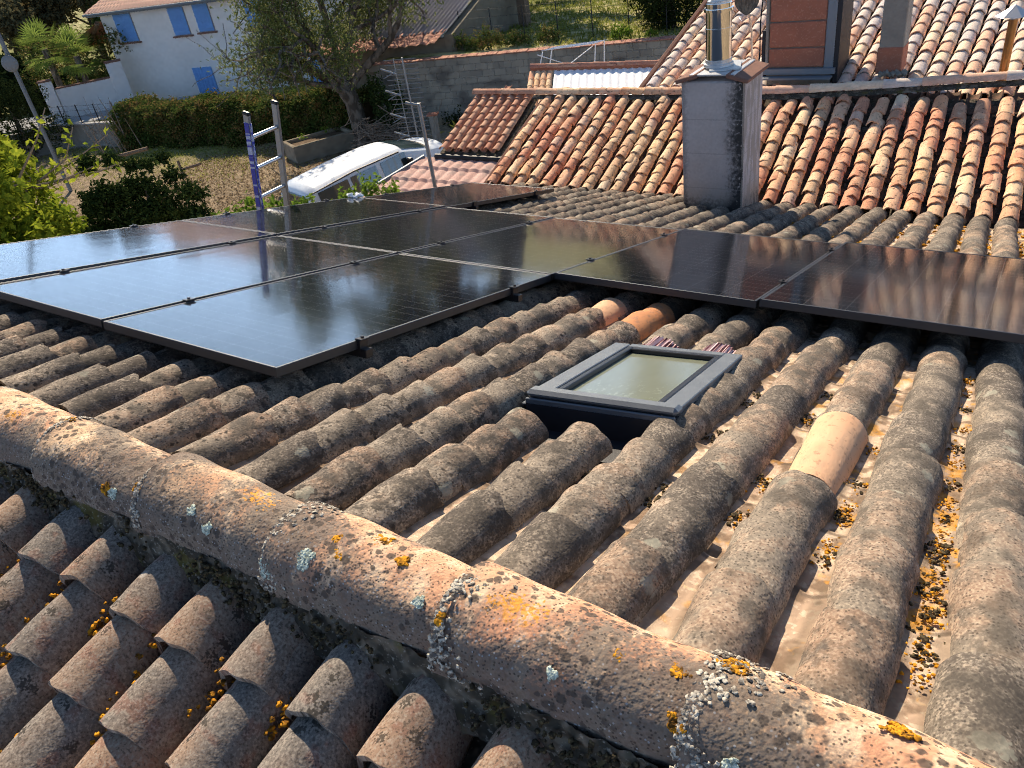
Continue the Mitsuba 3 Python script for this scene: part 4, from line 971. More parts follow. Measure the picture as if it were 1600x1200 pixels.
v, f = grid_surface(P); put('road', (v, f[:, ::-1]), 'm_road', smooth=True, kind='structure', label='pale lane running past the white garden wall')
gw_ = thing('garden_wall', 'low white rendered garden wall with taller end pillars beside the lane', 'wall')
G0, G1 = np.array([-34.6, 18.2]), np.array([-32.9, 21.0]); gd = unit(np.r_[G1 - G0, 0]); gn = np.array([gd[1], -gd[0], 0])
def gbox(s, w, h, d=.28, z=-4.9): 
    m = bevel_box(w, d, h, .02); m.apply_transform(mat(np.r_[G0, z + h / 2] + gd * s, gd, -gn, (0, 0, 1))); return m
put('panel', gbox(1.75, 2.9, 1.35), 'm_white_render', gw_); put('pillar', gbox(0.0, .55, 1.75, .45), 'm_white_render', gw_); put('pillar', gbox(3.15, .7, 2.0, .45), 'm_white_render', gw_)
put('coping', gbox(1.75, 2.9, .06, .34, -3.55), 'm_terracotta_slab', gw_); put('coping', gbox(0.0, .62, .07, .52, -3.15), 'm_terracotta_slab', gw_); put('coping', gbox(3.15, .78, .07, .52, -2.90), 'm_terracotta_slab', gw_)
rw_ = thing('retaining_wall', 'grey concrete retaining wall with thin wire fence at the left garden edge', 'wall')
rp = [np.array([-37.5, 10.5, 0]), np.array([-33.5, 15.1, 0]), np.array([-32.3, 16.9, 0]), np.array([-28.6, 17.6, 0])]
for a_, b_ in zip(rp[:-1], rp[1:]):
    d_ = unit(b_ - a_); l_ = np.linalg.norm(b_ - a_); m = box(0, 0, 0, l_ + .1, .25, 2.0); m.apply_transform(mat((a_ + b_) / 2 + [0, 0, -5.75], d_, np.cross((0, 0, 1), d_), (0, 0, 1))); put('panel', m, 'm_cement', rw_)
    m = box(0, 0, 0, l_ + .12, .30, .06); m.apply_transform(mat((a_ + b_) / 2 + [0, 0, -4.72], d_, np.cross((0, 0, 1), d_), (0, 0, 1))); put('coping', m, 'm_road', rw_)
    for q in np.arange(.4, l_, 1.1): put('fence_post', tube([a_ + d_ * q + [0, 0, -4.7], a_ + d_ * q + [0, 0, -3.9]], .025, 5), 'm_dark_strip', rw_)
    put('wire', cat(*[tube([a_ + [0, 0, zz], b_ + [0, 0, zz]], .006, 4) for zz in (-4.4, -4.15, -3.95)]), 'm_dark_strip', rw_)
lp = thing('street_mirror_pole', 'grey metal pole with a round disc seen from behind at the left edge', 'pole')
LX = np.array([-24.9, 12.65])
put('pole', tube([np.r_[LX, -5.8], np.r_[LX, -1.5], np.r_[LX, 2.2]], .07, 12), 'm_lamp', lp, smooth=40)
m = trimesh.creation.icosphere(3, 1.0); m.vertices *= np.array([.27, .05, .27]); m.apply_transform(mat(np.r_[LX, -1.28] + np.array([.12, -.12, 0]), unit((.75, .66, 0)), unit((-.66, .75, 0)), (0, 0, 1))); put('disc', m, 'm_lamp', lp, smooth=True)
put('bracket', tube([np.r_[LX, -1.28] + [-.2, .1, .3], np.r_[LX, -1.28] + [.2, -.15, .3]], .03, 6), 'm_lamp', lp)

# ================================================================ VAN
van = thing('white_van', 'white van parked in the garden beside the large tree, its windscreen gleaming', 'van')
va, vp = -.286, .093
vf = np.array([-math.sin(va) * math.cos(vp), math.cos(va) * math.cos(vp), math.sin(vp)]); vr = np.array([math.cos(va), math.sin(va), 0])
VM = mat((-10.407, 11.162, -5.948), vr * .968, vf * .968, np.cross(vr, vf) * .968)      # local x: right side, y: forward
prof = [(-.05, .35), (-.02, 1.0), (.02, 1.55), (.10, 1.78), (.3, 1.86), (1.5, 1.90), (2.6, 1.88), (3.08, 1.82), (3.88, 1.57), (4.45, 1.45), (4.66, 1.12), (4.72, .35)]
def loft(prof, wfun, zc=None, nseg=10):
    P = []
    for y, z in prof:
        w = wfun(y, z)
        P.append([(x * w / 2, y - .03 * abs(x) ** 3 * (1 if y > 3 else 0), z - .10 * abs(x) ** 4 * (z > 1.2) - .03 * abs(x) ** 4) for x in np.linspace(-1, 1, nseg + 1)])
    return np.array(P)
wf = lambda y, z: 1.86 - .33 * max(0, z - 1.05) - (.16 if y > 4.4 else 0)
ys = np.array([p[0] for p in prof]); zs = np.array([p[1] for p in prof])
q = np.linspace(0, 1, 90); L_ = np.r_[0, np.cumsum(np.hypot(np.diff(ys), np.diff(zs)))]; L_ /= L_[-1]
pr2 = list(zip(np.interp(q, L_, ys), np.interp(q, L_, zs)))
T_ = loft(pr2, wf, nseg=16)
parts_ = [trimesh.Trimesh(*(lambda a: (a[0], a[1][:, ::-1]))(grid_surface(T_)), process=False)]
for sd_ in (0, -1):
    top = T_[:, sd_]; bot = top.copy(); bot[:, 2] = .35; bot[:, 0] = np.sign(top[:, 0]) * .93
    midl = top.copy(); midl[:, 2] = np.minimum(top[:, 2], 1.05); midl[:, 0] = np.sign(top[:, 0]) * .945
    P = np.stack([top, midl, bot], 1); v, f = grid_surface(P); parts_.append(trimesh.Trimesh(v, f if sd_ == 0 else f[:, ::-1], process=False))
put('body', xf(cat(*parts_), VM), 'm_paint_white', van, smooth=35)
def onroof(x0, x1, y0, y1, off, n=8, inset=0):
    Pz = []
    yy = np.linspace(y0, y1, n)
    for y in yy:
        z = np.interp(y, ys, zs); w = wf(y, z)
        Pz.append([(x * w / 2, y, z + off - .10 * abs(x) ** 4 * (z > 1.2) - .03 * abs(x) ** 4) for x in np.linspace(x0, x1, 12)])
    v, f = grid_surface(np.array(Pz)); return trimesh.Trimesh(v, f[:, ::-1], process=False)
put('windscreen', xf(onroof(-.88, .88, 3.12, 3.82, .012), VM), 'm_car_glass', van, smooth=True)
put('wiper_panel', xf(onroof(-.90, .90, 3.83, 3.90, .014), VM), 'm_black', van, smooth=True)
for s_ in (-1, 1):
    put('roof_groove', xf(tube([(s_ * .785, .15, 1.70), (s_ * .785, 1.5, 1.775), (s_ * .79, 2.95, 1.73)], .025, 6), VM), 'm_black', van)
    for y0, y1, nm in ((.35, 1.25, 'side_window'), (1.35, 2.15, 'side_window'), (2.3, 3.1, 'door_window')):
        m = box(0, 0, 0, .02, y1 - y0, .52); m.apply_transform(mat((s_ * .868, (y0 + y1) / 2, 1.42), unit((1, 0, s_ * .16)), (0, 1, 0), unit((-s_ * .16, 0, 1)))); put(nm, xf(m, VM), 'm_car_glass', van)
    mm = bevel_box(.20, .12, .24, .03); mm.apply_translation((s_ * 1.03, 3.1, 1.42)); put('mirror', xf(mm, VM), 'm_black', van)
    put('headlight', xf(bevel_box(.30, .12, .22, .03).apply_translation((s_ * .66, 4.66, 1.0)), VM), 'm_zinc', van)
    for y in (.95, 3.95):
        w_ = trimesh.creation.cylinder(.33, .22, sections=28); w_.apply_transform(mat((s_ * .83, y, .33), (0, 0, 1), (0, 1, 0), (-1, 0, 0))); put('wheel', xf(w_, VM), 'm_black', van)
put('rear_window', xf(box(0, .02, 1.42, 1.25, .05, .5), VM), 'm_car_glass', van)
put('bumper', xf(cat(bevel_box(1.84, .14, .26, .03).apply_translation((0, -.06, .48)), bevel_box(1.8, .14, .26, .03).apply_translation((0, 4.72, .46))), VM), 'm_black', van)

# ================================================================ LADDER AND AERIAL
ld = thing('ladder', 'aluminium ladder with a blue label leaning on the roof edge', 'ladder')
ldir = unit((.27, 0, 1)); 
Ltop = [np.array([-.20, 2.685, .03]), np.array([-.20, 2.985, .035])]
for k_, tp in enumerate(Ltop):
    bt = tp - ldir * (tp[2] - ZG) / ldir[2]
    m = bevel_box(.062, .026, np.linalg.norm(tp - bt), .004); xv = unit(np.cross((0, 1, 0), ldir)); m.apply_transform(mat((tp + bt) / 2, xv, (0, 1, 0), ldir)); put('rail', m, 'm_alu_dull', ld)
    c_ = bevel_box(.070, .034, .03, .008); c_.apply_transform(mat(tp, xv, (0, 1, 0), ldir)); put('end_cap', c_, 'm_black', ld)
    if k_ == 0:
        lb = box(0, 0, 0, .050, .003, 1.3); lb.apply_transform(mat(tp - ldir * .72 + np.array([0, -.015, 0]), xv, (0, 1, 0), ldir)); put('label_strip', lb, 'm_blue_label', ld)
        lb = box(0, 0, 0, .003, .022, 1.3); lb.apply_transform(mat(tp - ldir * .72 + xv * .033, xv, (0, 1, 0), ldir)); put('label_strip', lb, 'm_blue_label', ld)
for k_ in range(22):
    a_, b_ = Ltop[0] - ldir * (.20 + .262 * k_), Ltop[1] - ldir * (.20 + .262 * k_)
    if a_[2] < ZG + .1: break
    put('rung', tube([a_, b_], .0165, 12), 'm_alu', ld, smooth=40)
ae = thing('tv_aerial', 'rod grid television aerial on a thin mast beyond the far panel', 'aerial')
put('mast', tube([(-.25, 4.77, -2.6), (-.25, 4.77, -1.3), (-.25, 4.77, -.44)], .02, 10), 'm_alu_dull', ae, smooth=40)
AC = np.array([-.36, 4.70, -.40]); ax = unit((.80, .60, 0)); ay = np.array([-.60, .80, 0])
for s_ in (-.03, .055): put('spine', tube([AC + ax * s_ + [0, 0, -.36], AC + ax * s_ + [0, 0, .40]], .008 if s_ > 0 else .004, 6), 'm_alu_dull', ae)
for k_ in range(17):
    z_ = -.35 + k_ * .046
    put('rod', tube([AC + ax * -.13 + ay * .0 + [0, 0, z_ + .01], AC + ax * .19 + [0, 0, z_ - .012]], .0034, 5), 'm_alu_dull', ae)
for z_ in (.30, .10, -.12, -.30):
    put('dipole', cat(tube([AC + ax * -.16 - ay * .10 + [0, 0, z_ + .04], AC + ax * -.02 - ay * .09 + [0, 0, z_ - .03]], .009, 6), tube([AC + ax * -.15 - ay * .10 + [0, 0, z_ - .05], AC + ax * -.02 - ay * .09 + [0, 0, z_]], .005, 5)), 'm_alu_dull', ae)
put('bracket', tube([AC + [0, 0, -.02], np.array([-.25, 4.77, -.46])], .014, 6), 'm_alu_dull', ae)

# ================================================================ TREES AND PLANTS
def branchy(rng, start, d, length, r, depth, tips, tubes, spread=.5, grav=0., ratio=.72, zcut=-99.):
    n = 5; pts = [np.array(start, float)]; d = unit(d)
    for i in range(n):
        d = unit(d + rng.normal(0, .16, 3) + np.array([0, 0, grav])); pts.append(pts[-1] + d * length / n)
    if depth <= 1 and pts[-1][2] < zcut: return
    tubes.append(tube(pts, np.linspace(r, r * .55, n + 1), 7 if depth > 1 else 5))
    if depth <= 1: tips += pts[2:]
    if depth == 0: return
    for k_ in range(3 if depth > 1 else 3):
        j = int(rng.integers(2, n + 1)); nd = unit(d + rng.normal(0, spread, 3)); branchy(rng, pts[j], nd, length * ratio * rng.uniform(.8, 1.2), r * .5, depth - 1, tips, tubes, spread, grav, ratio, zcut)
wt_ = np.random.default_rng(61)
wal = thing('walnut_tree', 'large thinly leaved tree with a thick forked trunk behind the van', 'tree')
tb = []; tips = []
TB = np.array([-15.7, 19.15, ZG - .1])
tb.append(tube([TB, TB + [-.05, -.05, .9], TB + [-.02, -.15, 1.7], TB + [-.1, -.25, 2.1]], [.40, .31, .28, .30], 14))
F = TB + [-.1, -.25, 2.0]
limbs = [((-.6, -.5, 1.3), 3.3, .17), ((.35, .30, 1.5), 3.4, .16), ((-.2, .2, 1.6), 3.6, .14), ((-.75, -.25, 1.2), 2.9, .14), ((.8, .9, 1.0), 3.0, .17), ((-.4, -.7, 1.1), 2.9, .13), ((-.65, -1.0, .95), 3.4, .12), ((-1.0, -.8, .9), 3.4, .11)]
for d_, l_, r_ in limbs: branchy(wt_, F + wt_.normal(0, .08, 3), d_, l_, r_, 3, tips, tb, .55, -.02, zcut=-3.0)
put('trunk', cat(*tb), 'm_bark', wal, smooth=60)
tips = np.array(tips); dl = np.hypot(tips[:, 0] + 15.6, tips[:, 1] - 18.9)
keep = tips[(wt_.random(len(tips)) < np.clip(1.3 - .32 * dl, .05, .85)) & (tips[:, 2] > -3.4 + .22 * dl)]
cc = keep[wt_.integers(0, len(keep), 25000)] + wt_.normal(0, .28, (25000, 3)) * [1, 1, 1.1] - [0, 0, .15]
put('crown', leaves(cc, .15, wt_, .36, .2, .9), 'm_leaf_walnut', wal)
def bush(name, label, catg, centres, radii, per, size, bsdf, seed, stems=None, group=None, aspect=.5, droop=.2, trunkmat='m_bark', squash=.9, shell=.45):
    rng = np.random.default_rng(seed); t = thing(name, label, catg, group)
    C_ = clumps(centres, radii, per, rng, shell, squash)
    put('foliage', leaves(C_, size, rng, aspect, .35, droop), bsdf, t)
    if stems: put('stem', cat(*[tube(s_, np.linspace(r_, r_ * .4, len(s_)), 6) for s_, r_ in stems]), trunkmat, t, smooth=60)
    return t
# yellow-green tree at the left
yt = np.random.default_rng(63); ye = thing('yellow_leaved_tree', 'sunlit yellow-green big leaved tree at the left edge', 'tree')
base = np.array([-6.9, 2.6, ZG]); tb = [tube([base, base + [.1, .1, 2.2], base + [.4, .3, 3.4]], [.16, .13, .10], 8)]; tips = []
for d_, l_ in [((.3, .1, .9), .9), ((.2, -.4, 1.0), 1.0), ((.5, -.4, .6), .8), ((-.6, .0, 1), .9), ((-.2, -.6, .9), .9)]:
    branchy(yt, base + [.35, .28, 3.2], d_, l_, .05, 2, tips, tb, .5, .02)
put('trunk', cat(*tb), 'm_bark', ye, smooth=60)
cs, rs = [], []
for _ in range(190):
    azm, dd_, z_ = math.radians(yt.uniform(65.9, 72)), yt.uniform(10.2, 12.6), yt.uniform(-3.2, 0)
    lim = np.interp(math.degrees(azm), [65.9, 66.6, 67.5, 72], [-1.45, -.95, -.50, -.15])
    if z_ < lim: cs.append(np.array([5.03 - dd_ * math.sin(azm), -1.27 + dd_ * math.cos(azm), z_])); rs.append(yt.uniform(.16, .34))
C_ = clumps(cs, rs, 1300, yt, .3, .9)
put('crown', leaves(C_, .115, yt, .6, .3, .5), 'm_leaf_yellow', ye)
sp = []; tw = []
for a_, m_, b_ in [((-5.6, 2.9, -1.0), (-5.1, 3.35, -.95), (-4.65, 3.95, -.62)), ((-5.6, 2.8, -1.0), (-5.1, 3.2, -1.05), (-4.72, 3.72, -.92)), ((-5.3, 3.0, -.9), (-5.05, 3.3, -.5), (-4.93, 3.5, -.18)), ((-5.4, 3.0, -1.1), (-5.0, 3.5, -.8), (-4.80, 3.65, -.45)), ((-5.3, 2.9, -1.0), (-4.8, 3.75, -1.02), (-4.66, 3.92, -.98))]:
    pts = np.array([a_, m_, b_]); tw.append(tube(pts, [.018, .011, .006], 5))
    for _ in range(26):
        t_ = yt.uniform(.45, 1.0); p_ = pts[0] * (1 - t_) ** 2 + 2 * pts[1] * t_ * (1 - t_) + pts[2] * t_ * t_
        if yt.random() < .6: sp.append(p_ + yt.normal(0, .05, 3))
put('twig', cat(*tw), 'm_twig', ye, smooth=60)
put('twig_leaves', leaves(np.array(sp), .10, yt, .6, .3, .6), 'm_leaf_yellow', ye, kind='stuff')
ru = np.random.default_rng(64)
cs, rs = [], []
for x_, y_, top in [(-6.60, 4.60, -1.12), (-6.42, 4.92, -1.55), (-6.22, 5.25, -1.28), (-6.08, 5.45, -1.80), (-5.98, 5.62, -2.1), (-6.72, 4.35, -1.55), (-5.85, 5.85, -2.6), (-6.5, 4.75, -1.5)]:
    z_ = top
    while z_ > -4.6:
        for q in range(3): cs.append((x_ + ru.normal(0, .17 + .05 * (top - z_)), y_ + ru.normal(0, .17 + .05 * (top - z_)), z_ - ru.uniform(.15, .4))); rs.append(np.clip(.20 + .12 * (top - z_), .2, .42))
        z_ -= .30
bush('dark_shrub', 'dense dark glossy evergreen shrub just beyond the panels left of the ladder', 'shrub', cs, rs, 5600, .075, 'm_leaf_laurel', 65, [([(-6.4, 5.0, ZG), (-6.4, 5.0, -3), (-6.3, 5.1, -1.8)], .1)])
bush('leafy_bush', 'bright green leafy bush growing in front of the van', 'bush', [(-2.70, 5.75, -1.98), (-2.50, 6.0, -1.92), (-2.32, 6.2, -2.02), (-2.58, 5.85, -2.5), (-2.4, 6.1, -2.6), (-2.85, 5.6, -2.2), (-2.25, 6.3, -2.3)], [.26, .28, .26, .45, .45, .22, .22], 3000, .075, 'm_leaf_bright', 66, [([(-2.5, 6, ZG), (-2.5, 6, -2.2)], .05)])
bush('creeper_plant', 'green leafy plant at the foot of the ladder', 'plant', [(-4.25, 4.95, -2.05), (-4.05, 5.2, -1.98), (-3.85, 5.45, -2.08), (-3.7, 5.7, -2.2), (-4.1, 5.1, -2.5), (-3.75, 5.5, -2.5), (-3.6, 5.75, -2.15), (-3.45, 5.95, -2.3)], [.22, .24, .25, .26, .4, .4, .22, .2], 2600, .08, 'm_leaf_bright', 67, [([(-4, 5.3, ZG), (-4, 5.3, -2.2)], .04)])
# hedge: two lengths
rh = np.random.default_rng(68)
def hedge(name, label, a, b, z0, h, d, per, size, bsdf, seed, top_var=.25):
    rng = np.random.default_rng(seed); a, b = np.array(a, float), np.array(b, float); L = np.linalg.norm(b - a); nn = unit(np.r_[-(b - a)[1], (b - a)[0], 0])
    n = int(L * per); s = rng.random(n) * L; face = rng.random(n)
    P = np.zeros((n, 3)); dirv = unit(np.r_[b - a, 0])
    hh = h * (1 + top_var * .5 * (np.sin(s * 1.3 + 1) + .6 * np.sin(s * 3.1)) * .5)
    dd_ = np.where(face < .55, -d / 2 + rng.normal(0, .12, n), rng.uniform(-d / 2, d / 2, n)); zz = np.where(face < .55, rng.random(n) * hh, hh + rng.normal(0, .10, n))
    zz = np.where(face > .9, rng.random(n) * hh, zz)
    bul = .18 * np.sin(s * 2.1 + zz * 2) + .1 * np.sin(s * 5.3 - zz * 4)
    P = np.r_[a, 0] + np.outer(s, dirv) + np.outer(dd_ - bul, nn) + np.outer(z0 + zz, [0, 0, 1])
    t = thing(name, label, 'hedge'); put('foliage', leaves(P, size, rng, .55, .35, .1), bsdf, t)
    c_ = bevel_box(L, d * .7, h * .86, .1); c_.apply_transform(mat(np.r_[(a + b) / 2, z0 + h * .43], dirv, nn, (0, 0, 1))); put('branches', c_, 'm_soil', t)
hedge('garden_hedge', 'long clipped hedge with browned top between the garden and the white house', (-28.6, 18.1), (-16.3, 20.3), ZG, 1.55, 1.5, 4200, .13, 'm_leaf_hedge', 69)
bush('conifer_ball', 'rounded dark green clipped bush behind the pole at the left edge', 'bush', [(-31.8, 15.7, -3.2), (-32.4, 15.0, -3.3), (-33.2, 14.2, -3.4), (-31.6, 15.9, -4.5), (-32.6, 14.9, -4.7), (-33.6, 13.8, -4.6)], [1.0, 1.0, 1.2, 1.1, 1.2, 1.3], 1700, .10, 'm_leaf_dark', 70, [([(-32.3, 15.2, ZG), (-32.3, 15.2, -3.5)], .15)], shell=.8)
rpalm = np.random.default_rng(71)
def palm(name, lab, base, h, n, size, seed):
    rng = np.random.default_rng(seed); t = thing(name, lab, 'palm tree', 'fan palms behind the white garden wall')
    top = np.array(base) + [0, 0, h]
    put('trunk', tube([base, top], [.17, .14], 8), 'm_bark', t, smooth=60)
    V_, F_, k_ = [], [], 0
    for i in range(n):
        az, el = rng.uniform(0, 2 * PI), rng.uniform(-.75, 1.45); d = np.array([math.cos(az) * math.cos(el), math.sin(az) * math.cos(el), math.sin(el)])
        c = top + d * size * .55; side = unit(np.cross(d, (0, 0, 1.0))); nn = np.cross(side, d)
        V_ += [top, top + side * .012, c + side * .012, c]; F_ += [[k_, k_ + 1, k_ + 2], [k_, k_ + 2, k_ + 3]]; k_ += 4
        for a_ in np.linspace(-1.5, 1.5, 13):
            dv = unit(d * math.cos(a_) + side * math.sin(a_) + nn * .15); e = c + dv * size * .55 - np.array([0, 0, .10 * abs(a_)]); w = np.cross(dv, nn) * .030
            V_ += [c - w * .4, c + w * .4, (c + e) / 2 + w, e, (c + e) / 2 - w]; F_ += [[k_, k_ + 1, k_ + 2], [k_, k_ + 2, k_ + 4], [k_ + 4, k_ + 2, k_ + 3]]; k_ += 5
    put('crown', trimesh.Trimesh(np.array(V_), np.array(F_), process=False), 'm_leaf_palm', t)
palm('fan_palm', 'taller fan palm left of the other one behind the white garden wall', (-35.3, 19.2, -4.9), 3.0, 26, 1.35, 72)
palm('fan_palm', 'shorter fan palm nearer the white house behind the garden wall', (-34.1, 19.9, -4.9), 2.5, 28, 1.35, 73)
def bigtree(lab, x, y, h, r, bsdf, seed, size=.30, per=260, group='trees beyond the gardens', trunk=.25, zb=None, clear=.35):
    rng = np.random.default_rng(seed); t = thing('background_tree', lab, 'tree', group)
    z0 = float(ground_z(x, y)) if zb is None else zb
    tb = [tube([(x, y, z0 - .1), (x + .1, y, z0 + h * .4), (x, y, z0 + h * .7)], [trunk, trunk * .8, trunk * .35], 8)]
    cs, rs = [], []
    for _ in range(38):
        d = rng.normal(size=3); d /= np.linalg.norm(d); q = rng.random() ** .4
        c = np.array([x, y, z0 + h * (clear + (1 - clear) * .5)]) + d * q * np.array([r, r, h * (1 - clear) * .46]); cs.append(c); rs.append(rng.uniform(.20, .36) * r)
        if rng.random() < .4: tb.append(tube([(x, y, z0 + h * rng.uniform(.3, .55)), c], [trunk * .3, .03], 5))
    put('trunk', cat(*tb), 'm_bark', t, smooth=60)
    put('crown', leaves(clumps(cs, rs, per, rng, .35, .85), size, rng, .55, .3, .2), bsdf, t)
bigtree('grey-green bushy tree at the upper left corner behind the palms', -50, 25, 6.2, 4.0, 'm_leaf_olive', 80)
bigtree('brownish tree between the palms and the shuttered house', -47.5, 29, 6.4, 3.6, 'm_leaf_olive', 81)
bigtree('dark green tree behind the brownish one near the porch', -43.5, 30, 5.2, 3.0, 'm_leaf_hedge', 82, clear=.05)
bigtree('dark tree low behind the rounded bush', -44, 20.5, 4.0, 3.2, 'm_leaf_dark', 83, clear=.0)
bigtree('meadow tree with a bare dark trunk left of the lawn', -15.9, 30.2, 11, 2.8, 'm_leaf_hedge', 84, trunk=.34, clear=.42)
bigtree('meadow tree with a slim trunk at the top of the lawn', -12.0, 38.5, 11, 3.0, 'm_leaf_hedge', 85, trunk=.25, clear=.42)
bigtree('tall dark tree above the dense evergreen bush', -4.0, 34.0, 13, 4.2, 'm_leaf_dark', 86, trunk=.3, clear=.3)
bigtree('tall tree hidden above the white house', -27.0, 40, 13, 4.5, 'm_leaf_hedge', 87)
bigtree('tall dark tree hidden above the stone shed', -23.5, 36.0, 14, 4.6, 'm_leaf_dark', 88)
rv = np.random.default_rng(89)
bush('evergreen_bush', 'tall dense dark evergreen bush behind the block wall near the far roof', 'bush', [(-6.0 + rv.normal(0, .9), 24.6 + rv.normal(0, .7), rv.uniform(-3.0, .3)) for _ in range(34)], [.75] * 34, 1500, .10, 'm_leaf_dark', 90, [([(-6, 24.6, -3.3), (-6, 24.6, -1)], .2)], shell=.7)
bush('palm_backdrop_bush', 'dark green shrubbery right behind the two fan palms', 'bush', [(-38.0 + rv.normal(0, 1.6), 21.6 + rv.normal(0, .8), rv.uniform(-4.6, -1.9)) for _ in range(30)], [.9] * 30, 420, .17, 'm_leaf_hedge', 190, [([(-38, 21.6, -5.0), (-38, 21.6, -2.5)], .12)], shell=.6)
# plants on the lawn side of the wall
for i, (x_, y_, r_, lab) in enumerate([(-11.6, 21.9, .55, 'leafy shrub by the shed corner above the block wall'), (-12.6, 21.8, .45, 'smaller leafy shrub against the shed end wall'), (-9.6, 22.6, .40, 'low shrub along the middle of the block wall'), (-6.9, 22.6, .34, 'pale leafy shrub above the coping near the clothes airer'), (-5.9, 22.7, .18, 'tiny shrub at the coping near the dense bush'), (-10.6, 22.2, .4, 'second low shrub along the block wall')]):
    bush('wall_shrub', lab, 'shrub', [(x_, y_, -3.15 + r_ * .6), (x_ + r_ * .7, y_ + .1, -3.15 + r_ * .4), (x_ - r_ * .6, y_, -3.15 + r_ * .3)], [r_, r_ * .7, r_ * .7], 2000, .09, 'm_leaf_bright' if i in (3, 4) else 'm_leaf_hedge', 91 + i, [([(x_, y_, -3.3), (x_, y_, -3.0)], .03)], 'shrubs along the block wall')
fe = thing('wire_fence', 'thin wire fence with slim posts crossing the lawn above the block wall', 'fence')
f0, f1 = np.array([-13.2, 22.6, 0]), np.array([-4.5, 23.8, 0])
for q in np.linspace(0, 1, 8): p_ = f0 + (f1 - f0) * q; put('post', tube([p_ + [0, 0, -3.3], p_ + [0, 0, -2.0]], .018, 5), 'm_dark_strip', fe)
put('wire', cat(*[tube([f0 + [0, 0, z_], f1 + [0, 0, z_]], .004, 4) for z_ in (-2.9, -2.6, -2.3, -2.05)]), 'm_dark_strip', fe)
# dark ivy and shrubs at the foot of the block wall and under the tree
for i, (c_, r_, b_, lab) in enumerate([([(-14.6, 19.4, -4.9), (-14.2, 19.5, -4.3), (-15.0, 19.5, -4.2), (-14.9, 19.4, -3.7)], [.8, .7, .7, .5], 'm_leaf_laurel', 'dark glossy shrub between the tree and the block wall'),
        ([(-11.2, 20.4, -5.2), (-10.4, 20.5, -5.3), (-12.1, 20.2, -5.2), (-9.6, 20.7, -5.3)], [.65, .6, .65, .6], 'm_leaf_dark', 'low dark shrubs along the foot of the block wall'),
        ([(-8.0, 20.6, -4.9), (-7.3, 20.8, -4.8), (-6.5, 20.9, -4.9)], [.6, .7, .6], 'm_leaf_laurel', 'spiky dark plants at the foot of the block wall near the annex'),
        ([(-9.6, 15.6, -5.5), (-9.0, 15.9, -5.5), (-8.3, 16.2, -5.4), (-10.2, 15.3, -5.6)], [.35, .4, .4, .3], 'm_leaf_bright', 'bright low plants beyond the van bonnet'),
        ([(-13.0, 14.6, -5.6), (-12.4, 15.3, -5.6)], [.35, .3], 'm_leaf_bright', 'low green weeds left of the van')]):
    bush('ground_shrub', lab, 'shrub', c_, r_, 1600, .10, b_, 110 + i)
br = thing('brush_pile', 'heap of dry cut branches right of the large tree trunk', 'brush pile')
rbp = np.random.default_rng(120); ms = []
for _ in range(170):
    c = np.array([-14.1, 18.6, -5.2]) + rbp.normal(0, 1, 3) * [.7, .5, .28]; d = unit(rbp.normal(0, 1, 3) * [1, .7, .45]); l = rbp.uniform(.5, 1.3)
    ms.append(tube([c - d * l / 2, c + rbp.normal(0, .05, 3), c + d * l / 2], [.012, .014, .006], 4))
put('branches', cat(*ms), 'm_twig', br, kind='stuff')
pl_ = thing('stone_planter', 'long stone walled planter with a few weeds left of the tree trunk', 'planter')
PA, PB = np.array([-18.0, 17.3, 0]), np.array([-17.0, 19.4, 0]); pd = unit(PB - PA); pn = np.array([pd[1], -pd[0], 0]); PLn = np.linalg.norm(PB - PA)
for s_, d_, w_, t_ in ((PLn / 2, .0, PLn, .14), (PLn / 2, 1.2, PLn, .14), (.07, .6, .14, 1.06), (PLn - .07, .6, .14, 1.06)):
    m = bevel_box(w_, t_, .62, .02); m.apply_transform(mat(PA + pd * s_ - pn * -d_ * 1.0 + [0, 0, ZG + .31], pd, -pn, (0, 0, 1))); put('side', m, 'm_stone', pl_)
m = box(0, 0, 0, PLn - .28, 1.05, .5); m.apply_transform(mat(PA + pd * PLn / 2 + pn * .6 + [0, 0, ZG + .25], pd, -pn, (0, 0, 1))); put('soil', m, 'm_soil', pl_)
for i, (s_, h_) in enumerate(((.6, .3), (1.5, .35))):
    p_ = PA + pd * s_ + pn * .6 + np.array([0, 0, ZG + .6]); bush('planter_weed', ['small weed in the near end of the stone planter', 'small weed at the tree end of the stone planter'][i], 'plant', [p_ + [0, 0, h_ * .5]], [h_ * .6], 900, .08, 'm_leaf_bright', 130 + i)
pt = thing('flower_pot', 'terracotta flower pot with reddish spiky plant by the block wall', 'flower pot')
pc = np.array([-10.3, 18.2, ZG]); m = trimesh.creation.revolve(np.array([[0, 0], [.22, 0], [.32, .45], [.34, .45], [.34, .52], [.29, .52], [.26, .42], [0, .42]]), sections=24); put('pot', m, 'm_clay', pt, smooth=40, M=mat(pc, (1, 0, 0), (0, 1, 0), (0, 0, 1)))
rsp = np.random.default_rng(133); put('plant', leaves(np.vstack([pc + [0, 0, .8] + rsp.normal(0, .2, (260, 3))]), .28, rsp, .12, .1, -.8), 'm_grass_blade', pt)
gp = thing('gate_post', 'slim post with a small slanted terracotta top behind the aerial mast', 'post')
put('shaft', box(-10.9, 17.5, -5.0, .18, .18, 1.6), 'm_cement', gp); put('cap', box(-10.9, 17.5, -4.17, .34, .30, .05, .4), 'm_clay', gp)
fc = thing('wooden_fence', 'low dark wooden rail fence by the flower pot', 'fence')
for q in range(3): p_ = np.array([-9.4 + .9 * q, 17.6 + .5 * q, 0]); put('post', tube([p_ + [0, 0, ZG], p_ + [0, 0, -4.75]], .05, 6), 'm_wood', fc)
put('rail', tube([(-9.9, 17.3, -4.95), (-7.4, 18.7, -4.80)], .045, 6), 'm_wood', fc)
